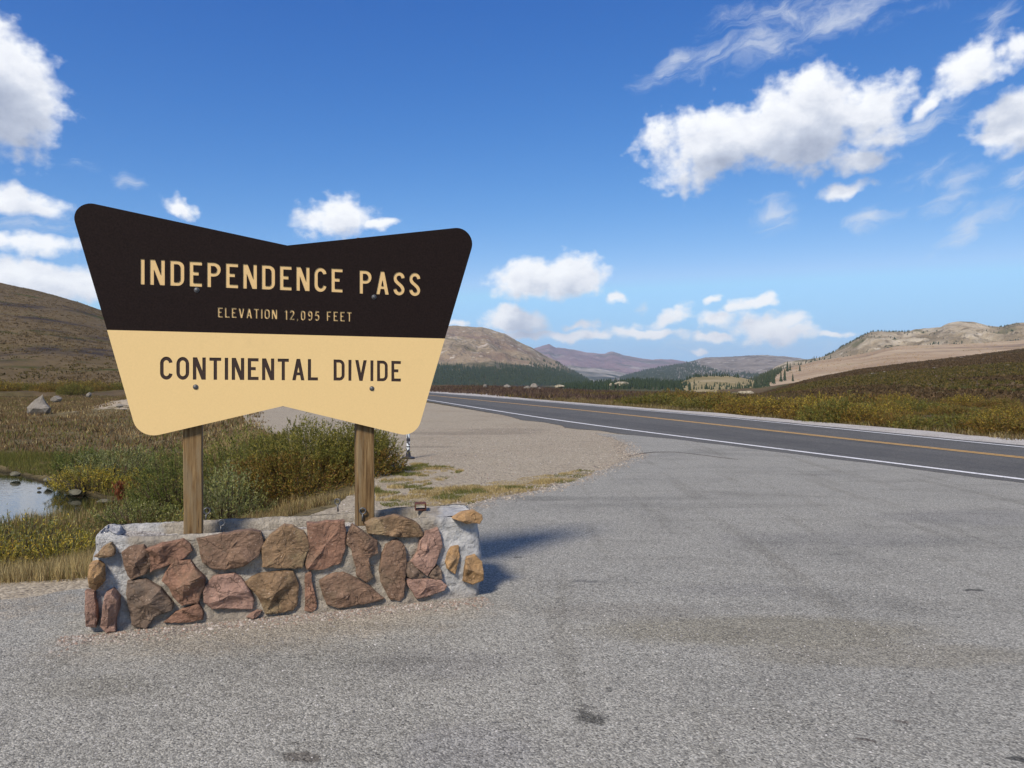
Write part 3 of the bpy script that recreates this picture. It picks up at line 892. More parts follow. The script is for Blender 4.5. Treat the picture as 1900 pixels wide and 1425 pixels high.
def tree_mass(name, pts, hmin, hmax, label, wf=0.22, tiers=3, sides=6, cols=((0.018, 0.030, 0.016), (0.030, 0.044, 0.022))):
    Vs, Fs, Ts, n = [], [], [], 0
    protos = [conifer_arrays(1.0, wf, tiers, sides, 60 + i) for i in range(6)]
    for i, p in enumerate(pts):
        V0, F0 = protos[i % 6]
        h = hmin + (hmax - hmin) * RNG.random() ** 1.4
        a = RNG.random() * 6.28
        c, s_ = math.cos(a), math.sin(a)
        wv = h * (0.85 + 0.35 * RNG.random())
        Vs.append(np.stack([(V0[:, 0] * c - V0[:, 1] * s_) * wv + p[0], (V0[:, 0] * s_ + V0[:, 1] * c) * wv + p[1], V0[:, 2] * h + p[2] - 0.03 * h], -1))
        Fs.append(F0 + n)
        n += len(V0)
        q = RNG.random()
        col = np.array(cols[0]) * (1 - q) + np.array(cols[1]) * q
        Ts.append(np.repeat(col[None], len(V0), 0))
    me = np_mesh(name, np.concatenate(Vs), np.concatenate(Fs), np.concatenate(Ts))
    o = link(name, me, m_needles)
    tag(o, label, kind='stuff')
    return o


def sample_slope(hill, x0, x1, n, ok, t0=0.0, t1=1.0, clump=0.0, cs=40.0):
    """n random points on a slope; ok(x, y) takes arrays of photo pixels"""
    out, got = [], 0
    for _ in range(60):
        m_ = max(200, n * 2)
        x = x0 + (x1 - x0) * RNG.random(m_)
        r = hill.r0 + (hill.r1 - hill.r0) * (t0 + (t1 - t0) * RNG.random(m_))
        z = hill.z(x, r)
        y = HZ + F * (CH - z) / r
        X = (x - 950) / F * r
        keep = np.broadcast_to(ok(x, y), x.shape).copy()
        if clump:
            keep &= fbm(X / cs, r / cs, 3, 77) > clump
        out.append(np.stack([X, r, z], -1)[keep])
        got += keep.sum()
        if got >= n: break
    return np.concatenate(out)[:n]


def forest_top(x):
    return np.interp(x, [790, 820, 870, 940, 975, 1000, 1030, 1060, 1090], [676, 680, 684, 687, 682, 684, 690, 698, 706])


pA = np.concatenate([sample_slope(MTN, 780, 1100, 6000, lambda x, y: y > forest_top(x) + 3 * RNG.normal(size=len(x)), 0, 0.62),
                     sample_slope(MTN, 900, 1090, 150, lambda x, y: (forest_top(x) - 16 < y) & (y < forest_top(x)), 0, 0.75, 0.08, 60),
                     sample_slope(MTN, 1030, 1092, 260, lambda x, y: y < np.interp(x, [1036, 1092], [686, 714]), 0.5, 1.0)])
tree_mass('mountain_forest', pA, 5, 10, 'belt of dark blue-green conifers along the foot of the tan mountain', 0.24, 2, 5)
pB = sample_slope(FOREST_RIDGE, 1040, 1420, 2300, lambda x, y: ~((1135 < x) & (x < 1172) & (y < 713) & (RNG.random(len(x)) < 0.8)), 0.35, 1.0, -0.35, 60)
tree_mass('valley_forest', pB, 3.2, 6.8, 'dark green conifer wood filling the valley behind the moor', 0.21, 3, 6)
pD = sample_slope(MID, 1150, 1500, 4200, lambda x, y: y > np.interp(x, [1150, 1200, 1240, 1290, 1310, 1340, 1500], [700, 686, 680, 673, 684, 692, 700]) + RNG.normal(size=len(x)) * 2, 0, 0.97)
tree_mass('ridge_forest', pD, 9, 15, 'blue-green conifer forest on the left flank of the far grey ridge', 0.3, 2, 5)


def slope_wood(x, y):
    return (y > np.interp(x, [1330, 1400, 1458, 1475, 1500, 1520], [702, 687, 669, 668, 667, 664])) & (y < np.interp(x, [1330, 1390, 1430, 1450, 1480, 1520], [730, 730, 712, 690, 676, 669]))


pE = np.concatenate([sample_slope(SLOPE, 1330, 1455, 520, slope_wood, 0.0, 1.0, -0.15, 40), sample_slope(CRAG, 1400, 1545, 160, lambda x, y: y > np.interp(x, [1400, 1545], [700, 655]), 0.2, 1.0)])
tree_mass('slope_forest', pE, 4.5, 8.5, 'conifers thinning out up the left end of the sunlit slope', 0.22, 3, 6, ((0.026, 0.036, 0.018), (0.045, 0.055, 0.028)))
pK = sample_slope(KNOLL, 1265, 1375, 60, lambda x, y: y < np.interp(x, [1265, 1290, 1340, 1375], [708, 702, 699.5, 702]), 0.9, 1.0)
tree_mass('knoll_forest', pK, 3, 5, 'line of small conifers on the crest of the tan knoll', 0.25, 3, 6)
pC = np.concatenate([sample_slope(CRAG, 1560, 1900, 260, lambda x, y: y > 0, 0.3, 0.97, 0.2, 50), sample_slope(CRAG, 1590, 1690, 60, lambda x, y: y > 0, 0.985, 1.0),
                     sample_slope(CRAG, 1530, 1600, 90, lambda x, y: y > 0, 0.95, 1.0)])
tree_mass('crag_scrub', pC, 2.0, 4.5, 'dark stunted conifers dotted over the pale crags', 0.45, 2, 5)


def lone_tree(p, h, label, seed, group=None):
    root = empty('spruce_tree', p, random.random() * 6)
    tag(root, label, 'tree', group)
    V0, F0 = conifer_arrays(h, h * 0.20, 6, 10, seed)
    tint = np.array((0.028, 0.040, 0.020)) * (0.8 + 0.5 * RNG.random((len(V0), 1)))
    link('crown', np_mesh('crown', V0, F0, tint), m_needles, root)
    a = np.arange(6) * 6.283 / 6
    tv = [(0.03 * h * math.cos(q), 0.03 * h * math.sin(q), -0.3) for q in a] + [(0.012 * h * math.cos(q), 0.012 * h * math.sin(q), h * 0.3) for q in a]
    link('trunk', py_mesh('trunk', tv, [[i, (i + 1) % 6, 6 + (i + 1) % 6, 6 + i] for i in range(6)]), m_bark, root)
    return root


LT = [(1484, 689, 14, 'highest lone spruce standing clear on the tan slope left of centre'), (1471, 708, 15, 'lone spruce where the sunlit slope meets the dark hillside'),
      (1456, 707, 23, 'right-hand spruce of the pair just below the tan slope'), (1449, 709, 21, 'left-hand spruce of the pair just below the tan slope'),
      (1436, 713, 24, 'broad spruce between two groups at the edge of the pale rock'), (1424, 719, 30, 'tallest spruce beside the pale rock outcrop'),
      (1418, 718, 26, 'slim spruce crowding the tallest one by the pale rock'), (1461, 690, 20, 'dark spruce at the top right corner of the wooded slope'),
      (1466, 688, 15, 'small spruce leaning out from the top corner of the wooded slope'), (1402, 724, 22, 'spruce left of the pale rock, at the foot of the wood'),
      (1288, 712, 9, 'tiny lone spruce low on the tan knoll'), (1386, 731, 10, 'small dark spruce poking above the moor left of the hillside'), (1375, 730, 9, 'smallest dark spruce at the foot of the pale outcrop')]
for i, (x, y, hp, lab) in enumerate(LT):
    D = 420 + 12 * i
    hill = SLOPE if x > 1330 else KNOLL
    q = hill.at_px(x, y)
    D = q[1]
    lone_tree((q[0], q[1], q[2] - 0.1), hp / F * D * 1.05, lab, 200 + i, 'lone spruces on the slopes')


# ------------------------------------------------------------------ rocks
def rock_mesh(name, sx, sy, sz, seed, peak=0.0, sub=2):
    import bmesh
    r = random.Random(seed)
    bm = bmesh.new()
    bmesh.ops.create_icosphere(bm, subdivisions=sub, radius=1.0)
    planes = [(Vector((r.uniform(-1, 1), r.uniform(-1, 1), r.uniform(-0.5, 1))).normalized(), r.uniform(0.55, 0.85)) for _ in range(9)]
    for v in bm.verts:
        for n, d in planes:
            q = v.co.dot(n)
            if q > d:
                v.co -= n * (q - d)
        v.co *= 1 + r.uniform(-0.03, 0.03)
        if peak and v.co.z > 0:
            f = 1 - 0.75 * v.co.z
            v.co.x = v.co.x * f + v.co.z * peak
            v.co.y *= f
            v.co.z *= 1.25
        v.co = Vector((v.co.x * sx, v.co.y * sy, v.co.z * sz))
    me = bpy.data.meshes.new(name)
    bm.to_mesh(me)
    bm.free()
    return me


m_greyrock = layered('grey_rock', [(0.3, (0.13, 0.115, 0.095)), (0.6, (0.23, 0.205, 0.17)), (0.8, (0.31, 0.28, 0.24))], [(8, 0.6, 0.7, (0.10, 0.09, 0.06))], base_scale=3, bumps=[(9, 0.03, (1, 1, 1))])
m_wetrock = layered('mossy_rock', [(0.3, (0.06, 0.055, 0.035)), (0.6, (0.13, 0.12, 0.085)), (0.8, (0.20, 0.19, 0.14))], [(6, 0.55, 0.7, (0.06, 0.065, 0.025))], base_scale=4, bumps=[(14, 0.02, (1, 1, 1))])


def rock(x, y, D, w, h, label, mat, seed, peak=0.0, zoff=-0.15):
    X, Y, Z = at(x, y, D)
    sx, sz = w / 2 / F * D, h / F * D
    o = link('rock', rock_mesh('rock', sx * 1.1, sx * 0.9, sz * 0.85, seed, peak), mat)
    o.location = (X, Y, Z + sz * 0.1)
    tag(o, label, 'rock')
    return o


rock(72, 758, 46, 44, 24, 'pale grey pointed boulder standing in the brown meadow', m_greyrock, 5, 0.35)
rock(165, 733, 52, 11, 6, 'small whitish stone on the rim of the bare mound', m_greyrock, 8)
rock(104, 741, 55, 20, 9, 'low grey slab half sunk right of the pointed boulder', m_greyrock, 9)
rock(222, 753, 44, 14, 5, 'flat pale stone low on the bare mound beside the sign', m_greyrock, 10)
rock(130, 903, 17.2, 26, 12, 'rounded mossy rock on the muddy shore of the pond', m_wetrock, 12)
rock(138, 914, 16.6, 28, 8, 'flat low rock lapped by water just below the rounded one', m_wetrock, 13)
rock(88, 891, 18.3, 18, 7, 'small flat rock at the tip of the pond\'s sky reflection', m_wetrock, 14)
rock(30, 880, 19.6, 20, 6, 'flat rock at the far left of the pond shore', m_wetrock, 15)
rock(72, 906, 17.6, 9, 3, 'tiny dark stone standing alone in the pond water', m_wetrock, 16)
rock(195, 930, 15.6, 34, 6, 'long thin stone slab at the pond\'s right end', m_wetrock, 17)
rock(977, 722, 112, 13, 8, 'left grey boulder of the pair on the moor crest', m_greyrock, 20)
rock(990, 719, 116, 14, 9, 'dark grey boulder topping the pair on the moor crest', m_greyrock, 21)
rock(941, 718, 112, 13, 6, 'grey boulder at the left end of the moor crest', m_greyrock, 22)
rock(1001, 722, 112, 7, 4, 'small stone just right of the paired boulders on the moor', m_greyrock, 23)
rock(900, 717, 112, 7, 5, 'little pointed stone left of all the boulders on the moor', m_greyrock, 24)
rock(1264, 741, 74, 9, 3.5, 'pale stone lying at the left end of the olive willow band', m_greyrock, 25)
HILL_STONES = [(1546, 696, 10, 3, 'left'), (1618, 694, 13, 4, 'left'), (1640, 691, 6, 5, 'left'), (1674, 691, 7, 4, 'mid'), (1735, 683, 9, 4, 'mid'), (1785, 664, 8, 3, 'mid'), (1824, 667, 7, 3, 'right'), (1880, 669, 8, 3, 'right'), (1868, 678, 10, 4, 'right'), (1738, 701, 8, 4, 'mid')]
for i, (x, y, w, h, sd) in enumerate(HILL_STONES):
    q = SIDE.at_px(x, y)
    o = link('rock', rock_mesh('rock', w / 2 / F * q[1], w / 2 / F * q[1], h / 2 / F * q[1], 140 + i), m_greyrock)
    o.location = q
    tag(o, f'grey stone lying on the dark hillside, toward its {sd}' if sd != 'mid' else 'grey stone lying midway along the dark hillside', 'rock', f'stones on the dark hillside, {sd}')
# pale outcrops among the valley trees
for i, (x, y, w, h, D, lab) in enumerate([(1152, 713, 26, 9, 560, 'broad pale rock outcrop breaking out of the dark valley wood'), (1385, 731, 32, 12, 330, 'cream rock outcrop at the right end of the valley wood'),
                                          (1362, 733, 24, 8, 330, 'lower cream rock ledge left of the larger outcrop'), (1133, 714, 5, 5, 560, 'tiny white rock left of the broad outcrop in the wood'),
                                          (1037, 717, 18, 5, 470, 'low pale outcrop just above the moor under the mountain')]):
    X, Y, Z = at(x, y, D)
    o = link('rock', rock_mesh('rock', w / 2 / F * D * 1.2, w / 2 / F * D, h / F * D * 0.7, 60 + i, 0.0, 3), layered('cream_rock', [(0.35, (0.13, 0.115, 0.07)), (0.5, (0.28, 0.24, 0.165)), (0.65, (0.40, 0.35, 0.26))], base_scale=0.6))
    o.location = (X, Y, Z)
    tag(o, lab, 'rock')


# ------------------------------------------------------------------ foliage
def leaf_arrays(P, N, L, W, tint):
    """rhombic leaf at P growing along N"""
    n = len(P)
    N = N / np.linalg.norm(N, axis=1, keepdims=True)
    rv = RNG.normal(size=(n, 3))
    S = np.cross(N, rv)
    S /= np.linalg.norm(S, axis=1, keepdims=True) + 1e-9
    L = np.broadcast_to(np.asarray(L, float).reshape(-1, 1), (n, 1))
    W = np.broadcast_to(np.asarray(W, float).reshape(-1, 1), (n, 1))
    V = np.stack([P, P + N * L * 0.45 + S * W * 0.5, P + N * L, P + N * L * 0.45 - S * W * 0.5], 1).reshape(-1, 3)
    Fc = np.arange(n * 4).reshape(n, 4)
    T = np.repeat(tint, 4, 0)
    return V, Fc, np.minimum(T * np.array([1.62, 1.52, 1.25]), 0.6)


def blade_arrays(P, H, W, tint, lean=0.35):
    n = len(P)
    a = RNG.random(n) * 6.283
    D = np.stack([np.cos(a), np.sin(a), np.zeros(n)], -1)
    ln = (RNG.random((n, 1)) * lean) * H[:, None]
    la = RNG.random(n) * 6.283
    Ld = np.stack([np.cos(la), np.sin(la), np.zeros(n)], -1) * ln
    up = np.zeros((n, 3)); up[:, 2] = H
    V = np.stack([P - D * W[:, None] / 2, P + D * W[:, None] / 2, P + up + Ld], 1).reshape(-1, 3)
    return V, np.arange(n * 3).reshape(n, 3), np.minimum(np.repeat(tint, 3, 0) * 1.22, 0.7)


m_leaf = tint_mat('leaves', 0.6, 0.4, 0.3)
m_grass = tint_mat('grass_blades', 0.75, 0.4, 0.15)
m_twig = layered('twigs', [(0.3, (0.06, 0.04, 0.028)), (0.7, (0.12, 0.085, 0.06))], base_scale=10)


def pick(pal, n, wts=None):
    pal = np.array(pal)
    i = RNG.choice(len(pal), n, p=wts)
    return pal[i] * (0.75 + 0.5 * RNG.random((n, 1)))


def shrub_meshes(rx, ry, h, nleaf, pal, L, W, seed, lower=None, tw=0.3, per=22):
    nt = nleaf // per
    # twig roots through the dome's volume, denser near the surface
    d = RNG.normal(size=(nt, 3))
    d[:, 2] = np.abs(d[:, 2]) * 0.9 + 0.02
    d /= np.linalg.norm(d, axis=1, keepdims=True)
    rad = (0.35 + 0.65 * RNG.random(nt) ** 0.45)
    lump = 1 + 0.22 * fbm(d[:, 0] * 2.5 + seed, d[:, 1] * 2.5 + d[:, 2] * 1.7, 3, seed)
    C = d * (rad * lump)[:, None] * np.array([rx, ry, h])
    dirn = d * np.array([0.7, 0.7, 0.3]) + np.array([0, 0, 0.9]) + RNG.normal(size=(nt, 3)) * 0.28
    dirn /= np.linalg.norm(dirn, axis=1, keepdims=True)
    tl = tw * (0.6 + 0.8 * RNG.random(nt))
    t = RNG.random((nt, per)) ** 0.8
    P = (C[:, None] + dirn[:, None] * (t * tl[:, None])[..., None]).reshape(-1, 3)
    P = P - np.repeat(dirn * (tl * 0.5)[:, None], per, 0)
    N = np.repeat(dirn, per, 0) * 0.9 + RNG.normal(size=P.shape) * 0.55
    P[:, 2] = np.maximum(P[:, 2], 0.01)
    tint = pick(pal, len(P))
    tw_t = np.repeat(pick([(1, 1, 1), (0.8, 0.85, 0.8), (1.25, 1.2, 1.0), (1.0, 1.05, 0.9)], nt), per, 0)
    tint = tint * tw_t
    if lower is not None:
        m_ = (P[:, 2] / h + 0.35 * fbm(P[:, 0] * 1.2, P[:, 1] * 1.2, 3, seed + 4)) < 0.52
        alt = pick(lower, len(P))
        swap = m_ & (RNG.random(len(P)) < 0.6)
        tint = np.where(swap[:, None], alt, tint)
    V, Fc, T = leaf_arrays(P, N, L * (0.6 + 0.8 * RNG.random(len(P))), W, tint)
    fol = np_mesh('foliage', V, Fc, T)
    # stems from the root to a part of the twigs
    idx = RNG.choice(nt, min(nt, 160), replace=False)
    V2, F2 = [], []
    for i in idx:
        tip = C[i] + dirn[i] * tl[i] * 0.4
        b = np.array([tip[0] * 0.25, tip[1] * 0.25, -0.05])
        mid = (b + tip) / 2 + np.array([tip[0], tip[1], 0]) * 0.12
        rr_ = [0.010, 0.006, 0.002]
        base = len(V2)
        for p_, q in zip((b, mid, tip), rr_):
            for j in range(3):
                a = 2.094 * j
                V2.append((p_[0] + q * math.cos(a), p_[1] + q * math.sin(a), p_[2]))
        for s_ in range(2):
            for j in range(3):
                F2.append([base + s_ * 3 + j, base + s_ * 3 + (j + 1) % 3, base + s_ * 3 + 3 + (j + 1) % 3, base + s_ * 3 + 3 + j])
    br = np_mesh('branches', V2, F2)
    return fol, br


def shrub(x, Y, label, rx, ry, h, nleaf, pal, L=0.035, W=0.011, seed=1, lower=None, tw=0.3, group=None, X=None, meshes=None, z=None, rz=0, scale=None):
    if X is None:
        X = (x - 950) / F * Y
    if z is None:
        z = float(zg(np.array([X]), np.array([Y]))[0])
    root = empty('willow_shrub', (X, Y, z), rz)
    if scale: root.scale = scale
    tag(root, label, 'shrub', group)
    if meshes is None:
        meshes = shrub_meshes(rx, ry, h, nleaf, pal, L, W, seed, lower, tw)
    fo = bpy.data.objects.new('foliage', meshes[0]); COL.objects.link(fo); fo.parent = root
    br = bpy.data.objects.new('branches', meshes[1]); COL.objects.link(br); br.parent = root
    if not meshes[0].materials: meshes[0].materials.append(m_leaf)
    if not meshes[1].materials: meshes[1].materials.append(m_twig)
    return root, meshes


OLIVE = [(0.095, 0.095, 0.024), (0.125, 0.118, 0.032), (0.070, 0.076, 0.020), (0.15, 0.132, 0.034)]
GREYG = [(0.155, 0.165, 0.085), (0.105, 0.125, 0.050), (0.205, 0.21, 0.125), (0.12, 0.13, 0.045)]
RUST = [(0.13, 0.065, 0.022), (0.10, 0.060, 0.018), (0.17, 0.11, 0.025), (0.09, 0.075, 0.022), (0.20, 0.14, 0.03)]
YELG = [(0.24, 0.19, 0.030), (0.17, 0.15, 0.030), (0.30, 0.215, 0.035), (0.12, 0.12, 0.028), (0.18, 0.17, 0.07)]
DEEP = [(0.062, 0.080, 0.020), (0.085, 0.102, 0.028), (0.115, 0.125, 0.042)]
MOOR = [(0.135, 0.098, 0.026), (0.10, 0.078, 0.022), (0.17, 0.115, 0.030), (0.085, 0.055, 0.022), (0.115, 0.10, 0.026)]
shrub(560, 12.6, 'large dark olive willow with rusty lower leaves between the two sign posts', 1.1, 1.2, 1.05, 42000, OLIVE, 0.042, 0.013, 3, RUST)
shrub(664, 13.2, 'olive and gold willow with reddish lower leaves behind the right sign post', 0.80, 1.0, 0.86, 30000, OLIVE, 0.042, 0.013, 5, RUST)
shrub(455, 14.0, 'tall mid green willow rising behind the big shrub under the sign board', 1.3, 1.3, 1.30, 22000, DEEP + OLIVE, 0.042, 0.013, 7)
shrub(420, 11.3, 'silvery grey-green willow just right of the left sign post', 0.62, 0.7, 0.95, 12000, GREYG, 0.04, 0.012, 9)
shrub(325, 14.5, 'deep green willow directly behind the left sign post', 0.85, 1.0, 1.15, 14000, DEEP, 0.042, 0.013, 11)
shrub(345, 10.6, 'low yellowing willow at the foot of the left sign post, behind it', 0.45, 0.5, 0.42, 5000, GREYG + YELG, 0.038, 0.012, 13)
shrub(215, 18.5, 'pale grey-green willow on the bank left of the sign board\'s lower corner', 1.1, 0.9, 0.75, 9000, GREYG, 0.05, 0.016, 15)
shrub(150, 19.5, 'dark green willow above the yellow one on the pond bank', 0.75, 0.8, 0.72, 6500, DEEP, 0.05, 0.016, 17)
shrub(165, 17.2, 'yellow-green willow leaning over the muddy pond shore', 0.85, 0.6, 0.50, 7000, YELG, 0.048, 0.015, 19)
shrub(262, 17.0, 'small golden willow between the pond shore and the left post', 0.5, 0.5, 0.40, 4000, YELG, 0.046, 0.015, 21)
shrub(255, 13.0, 'low spreading green willow in the grass beyond the planter\'s left end', 0.75, 0.6, 0.30, 6000, DEEP + GREYG, 0.04, 0.013, 23)
shrub(40, 9.7, 'sparse silvery willow hanging over the near edge of the pond', 0.85, 0.6, 0.52, 5500, GREYG + YELG, 0.045, 0.012, 25, tw=0.42)
shrub(120, 8.6, 'golden-green low willow in front of the pond near the planter', 0.55, 0.5, 0.36, 6500, YELG, 0.036, 0.011, 27)
shrub(-40, 8.3, 'golden-green willow cut by the left edge of the photo', 0.6, 0.5, 0.42, 6500, YELG, 0.036, 0.011, 29)

# red-brown dock standing by the pond's right end
dk = empty('dock_plant', (*at(223, 925, 14.6)[:2], -0.72))
tag(dk, 'rust-red upright dock plant beside the pond\'s muddy right end', 'plant')
n = 260
P = np.stack([RNG.normal(size=n) * 0.05, RNG.normal(size=n) * 0.05, RNG.random(n) * 0.32], -1)
V, Fc, T = leaf_arrays(P, np.stack([RNG.normal(size=n) * 0.25, RNG.normal(size=n) * 0.25, np.ones(n)], -1), 0.09, 0.018, pick([(0.14, 0.045, 0.022), (0.10, 0.045, 0.02)], n))
link('leaves', np_mesh('leaves', V, Fc, T), m_leaf, dk)

# willow shrubs across the road
kinds = [shrub_meshes(1.5, 1.1, 0.62, 7500, MOOR + OLIVE[:2] + RUST[:1], 0.075, 0.026, 101, RUST, 0.3, 12),
         shrub_meshes(1.2, 1.2, 0.75, 7500, MOOR + YELG[:3] + RUST[2:4], 0.075, 0.026, 102, RUST, 0.3, 12),
         shrub_meshes(1.7, 1.2, 0.55, 7500, OLIVE + DEEP[:1] + MOOR[:2], 0.075, 0.026, 103, None, 0.3, 12)]
SH = [(1216, 745, 2), (1240, 742, 0), (1262, 741, 0), (1290, 744, 1), (1310, 752, 2), (1330, 745, 1), (1352, 752, 0), (1295, 762, 2), (1380, 760, 1), (1405, 748, 1), (1430, 752, 0), (1465, 758, 1), (1440, 770, 1),
      (1500, 750, 0), (1520, 765, 1), (1545, 744, 1), (1560, 778, 2), (1590, 760, 0), (1612, 790, 1), (1625, 748, 0), (1650, 768, 1), (1668, 782, 0), (1690, 752, 2), (1705, 772, 0), (1735, 750, 2), (1760, 758, 0), (1790, 757, 2),
      (1815, 764, 0), (1842, 768, 1), (1865, 766, 0), (1885, 752, 0), (1725, 793, 1), (1770, 800, 2), (1835, 798, 1), (1880, 795, 0), (1690, 792, 1), (1560, 795, 1), (1500, 785, 1), (1895, 775, 1), (1185, 747, 0), (1475, 745, 1),
      (1580, 745, 0), (1660, 742, 1), (1720, 740, 0), (1790, 742, 1), (1850, 745, 0)]
for i, (x, y, kd) in enumerate(SH):
    if i % 4 == 3: continue
    D = min(95.0, max(22.5, 1.55 * F / (y - HZ + 3)))
    X = (x - 950) / F * D
    while X < x_far(D) + 2.8:
        D *= 1.05; X = (x - 950) / F * D
    s_ = 0.8 + 0.5 * RNG.random()
    tone = ['olive', 'golden-brown', 'dark green'][kd]
    where = ['beside the road shoulder', 'midway across the moor', 'far back under the hillside'][0 if D < 34 else 1 if D < 55 else 2]
    shrub(None, D, f'low {tone} willow thicket {where}, beyond the road', 0, 0, 0, 0, None, group=f'{tone} willows {where}', X=X, meshes=kinds[kd], rz=RNG.random() * 6.28,
          scale=(s_ * (0.7 + D / 90), s_ * (0.7 + D / 90), s_ * (0.55 + D / 200 + 0.45 * RNG.random())))
# willow band at the foot of the left hill
for i in range(22):
    x = -20 + i * 13.5 + RNG.normal() * 4
    D = 118 + RNG.normal() * 4 + (i % 2) * 7
    kd = [2, 0, 1][i % 3]
    X = (x - 950) / F * D
    tone = ['olive', 'golden-brown', 'dark green'][kd]
    shrub(None, D, f'{tone} willow in the band at the foot of the brown hill', 0, 0, 0, 0, None, group=f'{tone} willows at the foot of the brown hill', X=X, meshes=kinds[kd], rz=RNG.random() * 6.28, z=-0.6,
          scale=(1.9, 1.9, 2.0 + 0.6 * RNG.random()))


# ------------------------------------------------------------------ grass and ground cover
def near_planter(X, Y):
    # planter footprint in its own axes
    dx, dy = X + 2.52, Y - 4.87
    a = dx * 0.947 + dy * 0.322
    b = -dx * 0.322 + dy * 0.947
    return (a > -0.25) & (a < 2.5) & (b > -0.08) & (b < 0.62)


def scatter(n, x0, x1, Y0, Y1, keep):
    """random points on the ground, evenly spread over the area"""
    out = []
    got = 0
    while got < n:
        m_ = n * 3
        Y = np.sqrt(Y0 ** 2 + (Y1 ** 2 - Y0 ** 2) * RNG.random(m_))
        X = (x0 + (x1 - x0) * RNG.random(m_) - 950) / F * Y
        ok = keep(X, Y)
        P = np.stack([X[ok], Y[ok]], -1)
        out.append(P); got += len(P)
        if len(P) < m_ * 0.002: break
    P = np.concatenate(out)[:n]
    return np.column_stack([P, zg(P[:, 0], P[:, 1])])


def in_meadow(X, Y):
    f = np.interp(Y, BND_Y, BND_X) - X
    g = f + 0.9 * fbm(X * 1.2, Y * 1.2, 4, 5)
    return (g > 0.15) & (sd_poly(X, Y, POND) > 0.12) & (sd_poly(X, Y, POND2) > 0.2) & ~near_planter(X, Y)


STRAW = [(0.38, 0.29, 0.125), (0.30, 0.225, 0.095), (0.44, 0.35, 0.17), (0.22, 0.16, 0.07)]
GRN = [(0.125, 0.125, 0.030), (0.17, 0.15, 0.040), (0.095, 0.10, 0.024)]
BRN = [(0.15, 0.095, 0.045), (0.11, 0.07, 0.032), (0.19, 0.13, 0.065), (0.14, 0.085, 0.035)]


def meadow_tint(P):
    n = len(P)
    q = fbm(P[:, 0] * 0.45, P[:, 1] * 0.45, 4, 60) + 0.25 * RNG.normal(size=n)
    d = sd_poly(P[:, 0], P[:, 1], POND)
    wet = np.exp(-np.maximum(d, 0) / 2.2)
    s, g, b = pick(STRAW, n), pick(GRN, n), pick(BRN, n)
    t = np.where((q > 0.12)[:, None], g, np.where((q > -0.28)[:, None], b, s))
    t = np.where((RNG.random(n) < wet * 0.55)[:, None], g, t)
    nearb = (P[:, 1] < 8.2) & (RNG.random(n) < 0.75)
    t = np.where(nearb[:, None], s, t)
    t = np.where(((P[:, 1] > 24) & (RNG.random(n) < 0.55))[:, None], b * 1.1, t)
    return t


def grass(name, P, h0, h1, w, label, tint=None, lean=0.5, patch=0.0):
    n = len(P)
    H = h0 + (h1 - h0) * RNG.random(n) ** 1.5
    cl = fbm(P[:, 0] * 1.6, P[:, 1] * 1.6, 3, 71)
    H = H * np.clip(0.9 + 1.2 * cl, 0.35, 1.9)
    V, Fc, T = blade_arrays(P, H, np.full(n, w) * (0.6 + 0.8 * RNG.random(n)), meadow_tint(P) if tint is None else tint, lean)
    o = link(name, np_mesh(name, V, Fc, T), m_grass)
    return tag(o, label, kind='stuff')


P = np.concatenate([scatter(95000, -120, 720, 5.6, 11, in_meadow), scatter(55000, -900, -120, 5.2, 11, in_meadow)])
grass('near_grass', P, 0.05, 0.16, 0.006, 'dry straw and olive grass behind the stone planter')
P = np.concatenate([scatter(110000, -120, 560, 11, 24, in_meadow), scatter(40000, -900, -120, 9, 26, in_meadow)])
grass('bank_grass', P, 0.07, 0.22, 0.011, 'olive and rust grass on the banks of the pond')
P = scatter(170000, -600, 560, 24, 100, lambda X, Y: in_meadow(X, Y) & (fbm(X * .5, Y * .5, 4, 88) > -0.55) & (np.hypot((X + 22.5) / 6.5, (Y - 49) / 6) > 0.8 + 0.9 * fbm(X * .6, Y * .6, 3, 4)))
grass('meadow_grass', P, 0.08, 0.24, 0.045, 'brown tussock grass of the meadow up to the hill foot', lean=0.9)


def verge(X, Y):
    """thin grass along the edge between gravel and asphalt, and weeds on the gravel right of the willows"""
    e = sd_poly(X, Y, [G(x, y)[:2] for x, y in [(700, 925), (760, 906), (830, 905), (900, 897), (960, 886), (1030, 880), (1075, 872), (1100, 868), (1095, 878), (1060, 893), (1013, 905), (960, 915), (905, 925), (860, 935), (800, 940), (720, 938)]])
    a = (e < 0.05) & (fbm(X * 3, Y * 3, 4, 91) > -0.12 - np.clip(-e, 0, 0.3))
    w = sd_poly(X, Y, [G(x, y)[:2] for x, y in [(690, 900), (740, 868), (770, 858), (830, 862), (862, 872), (820, 892), (770, 905), (700, 925)]])
    b = (w < 0) & (fbm(X * 3.5 + 4, Y * 3.5, 4, 95) > 0.10)
    return (a | b) & ~near_planter(X, Y)


P = scatter(42000, 660, 1120, 9.2, 15, verge)
P[:, 2] = -0.015
vt = np.where((fbm(P[:, 0] * 2.2, P[:, 1] * 2.2, 3, 97) > 0.05)[:, None], pick(GRN + [(0.16, 0.17, 0.06)], len(P)), pick(STRAW, len(P)))
grass('verge_grass', P, 0.012, 0.045, 0.008, 'short patchy grass between the gravel and the asphalt edge', vt, 0.9)


def on_moor(X, Y):
    return (X - x_far(Y)) * 0.94 > 1.7 + 1.2 * fbm(X * 0.5, Y * 0.5, 3, 13)


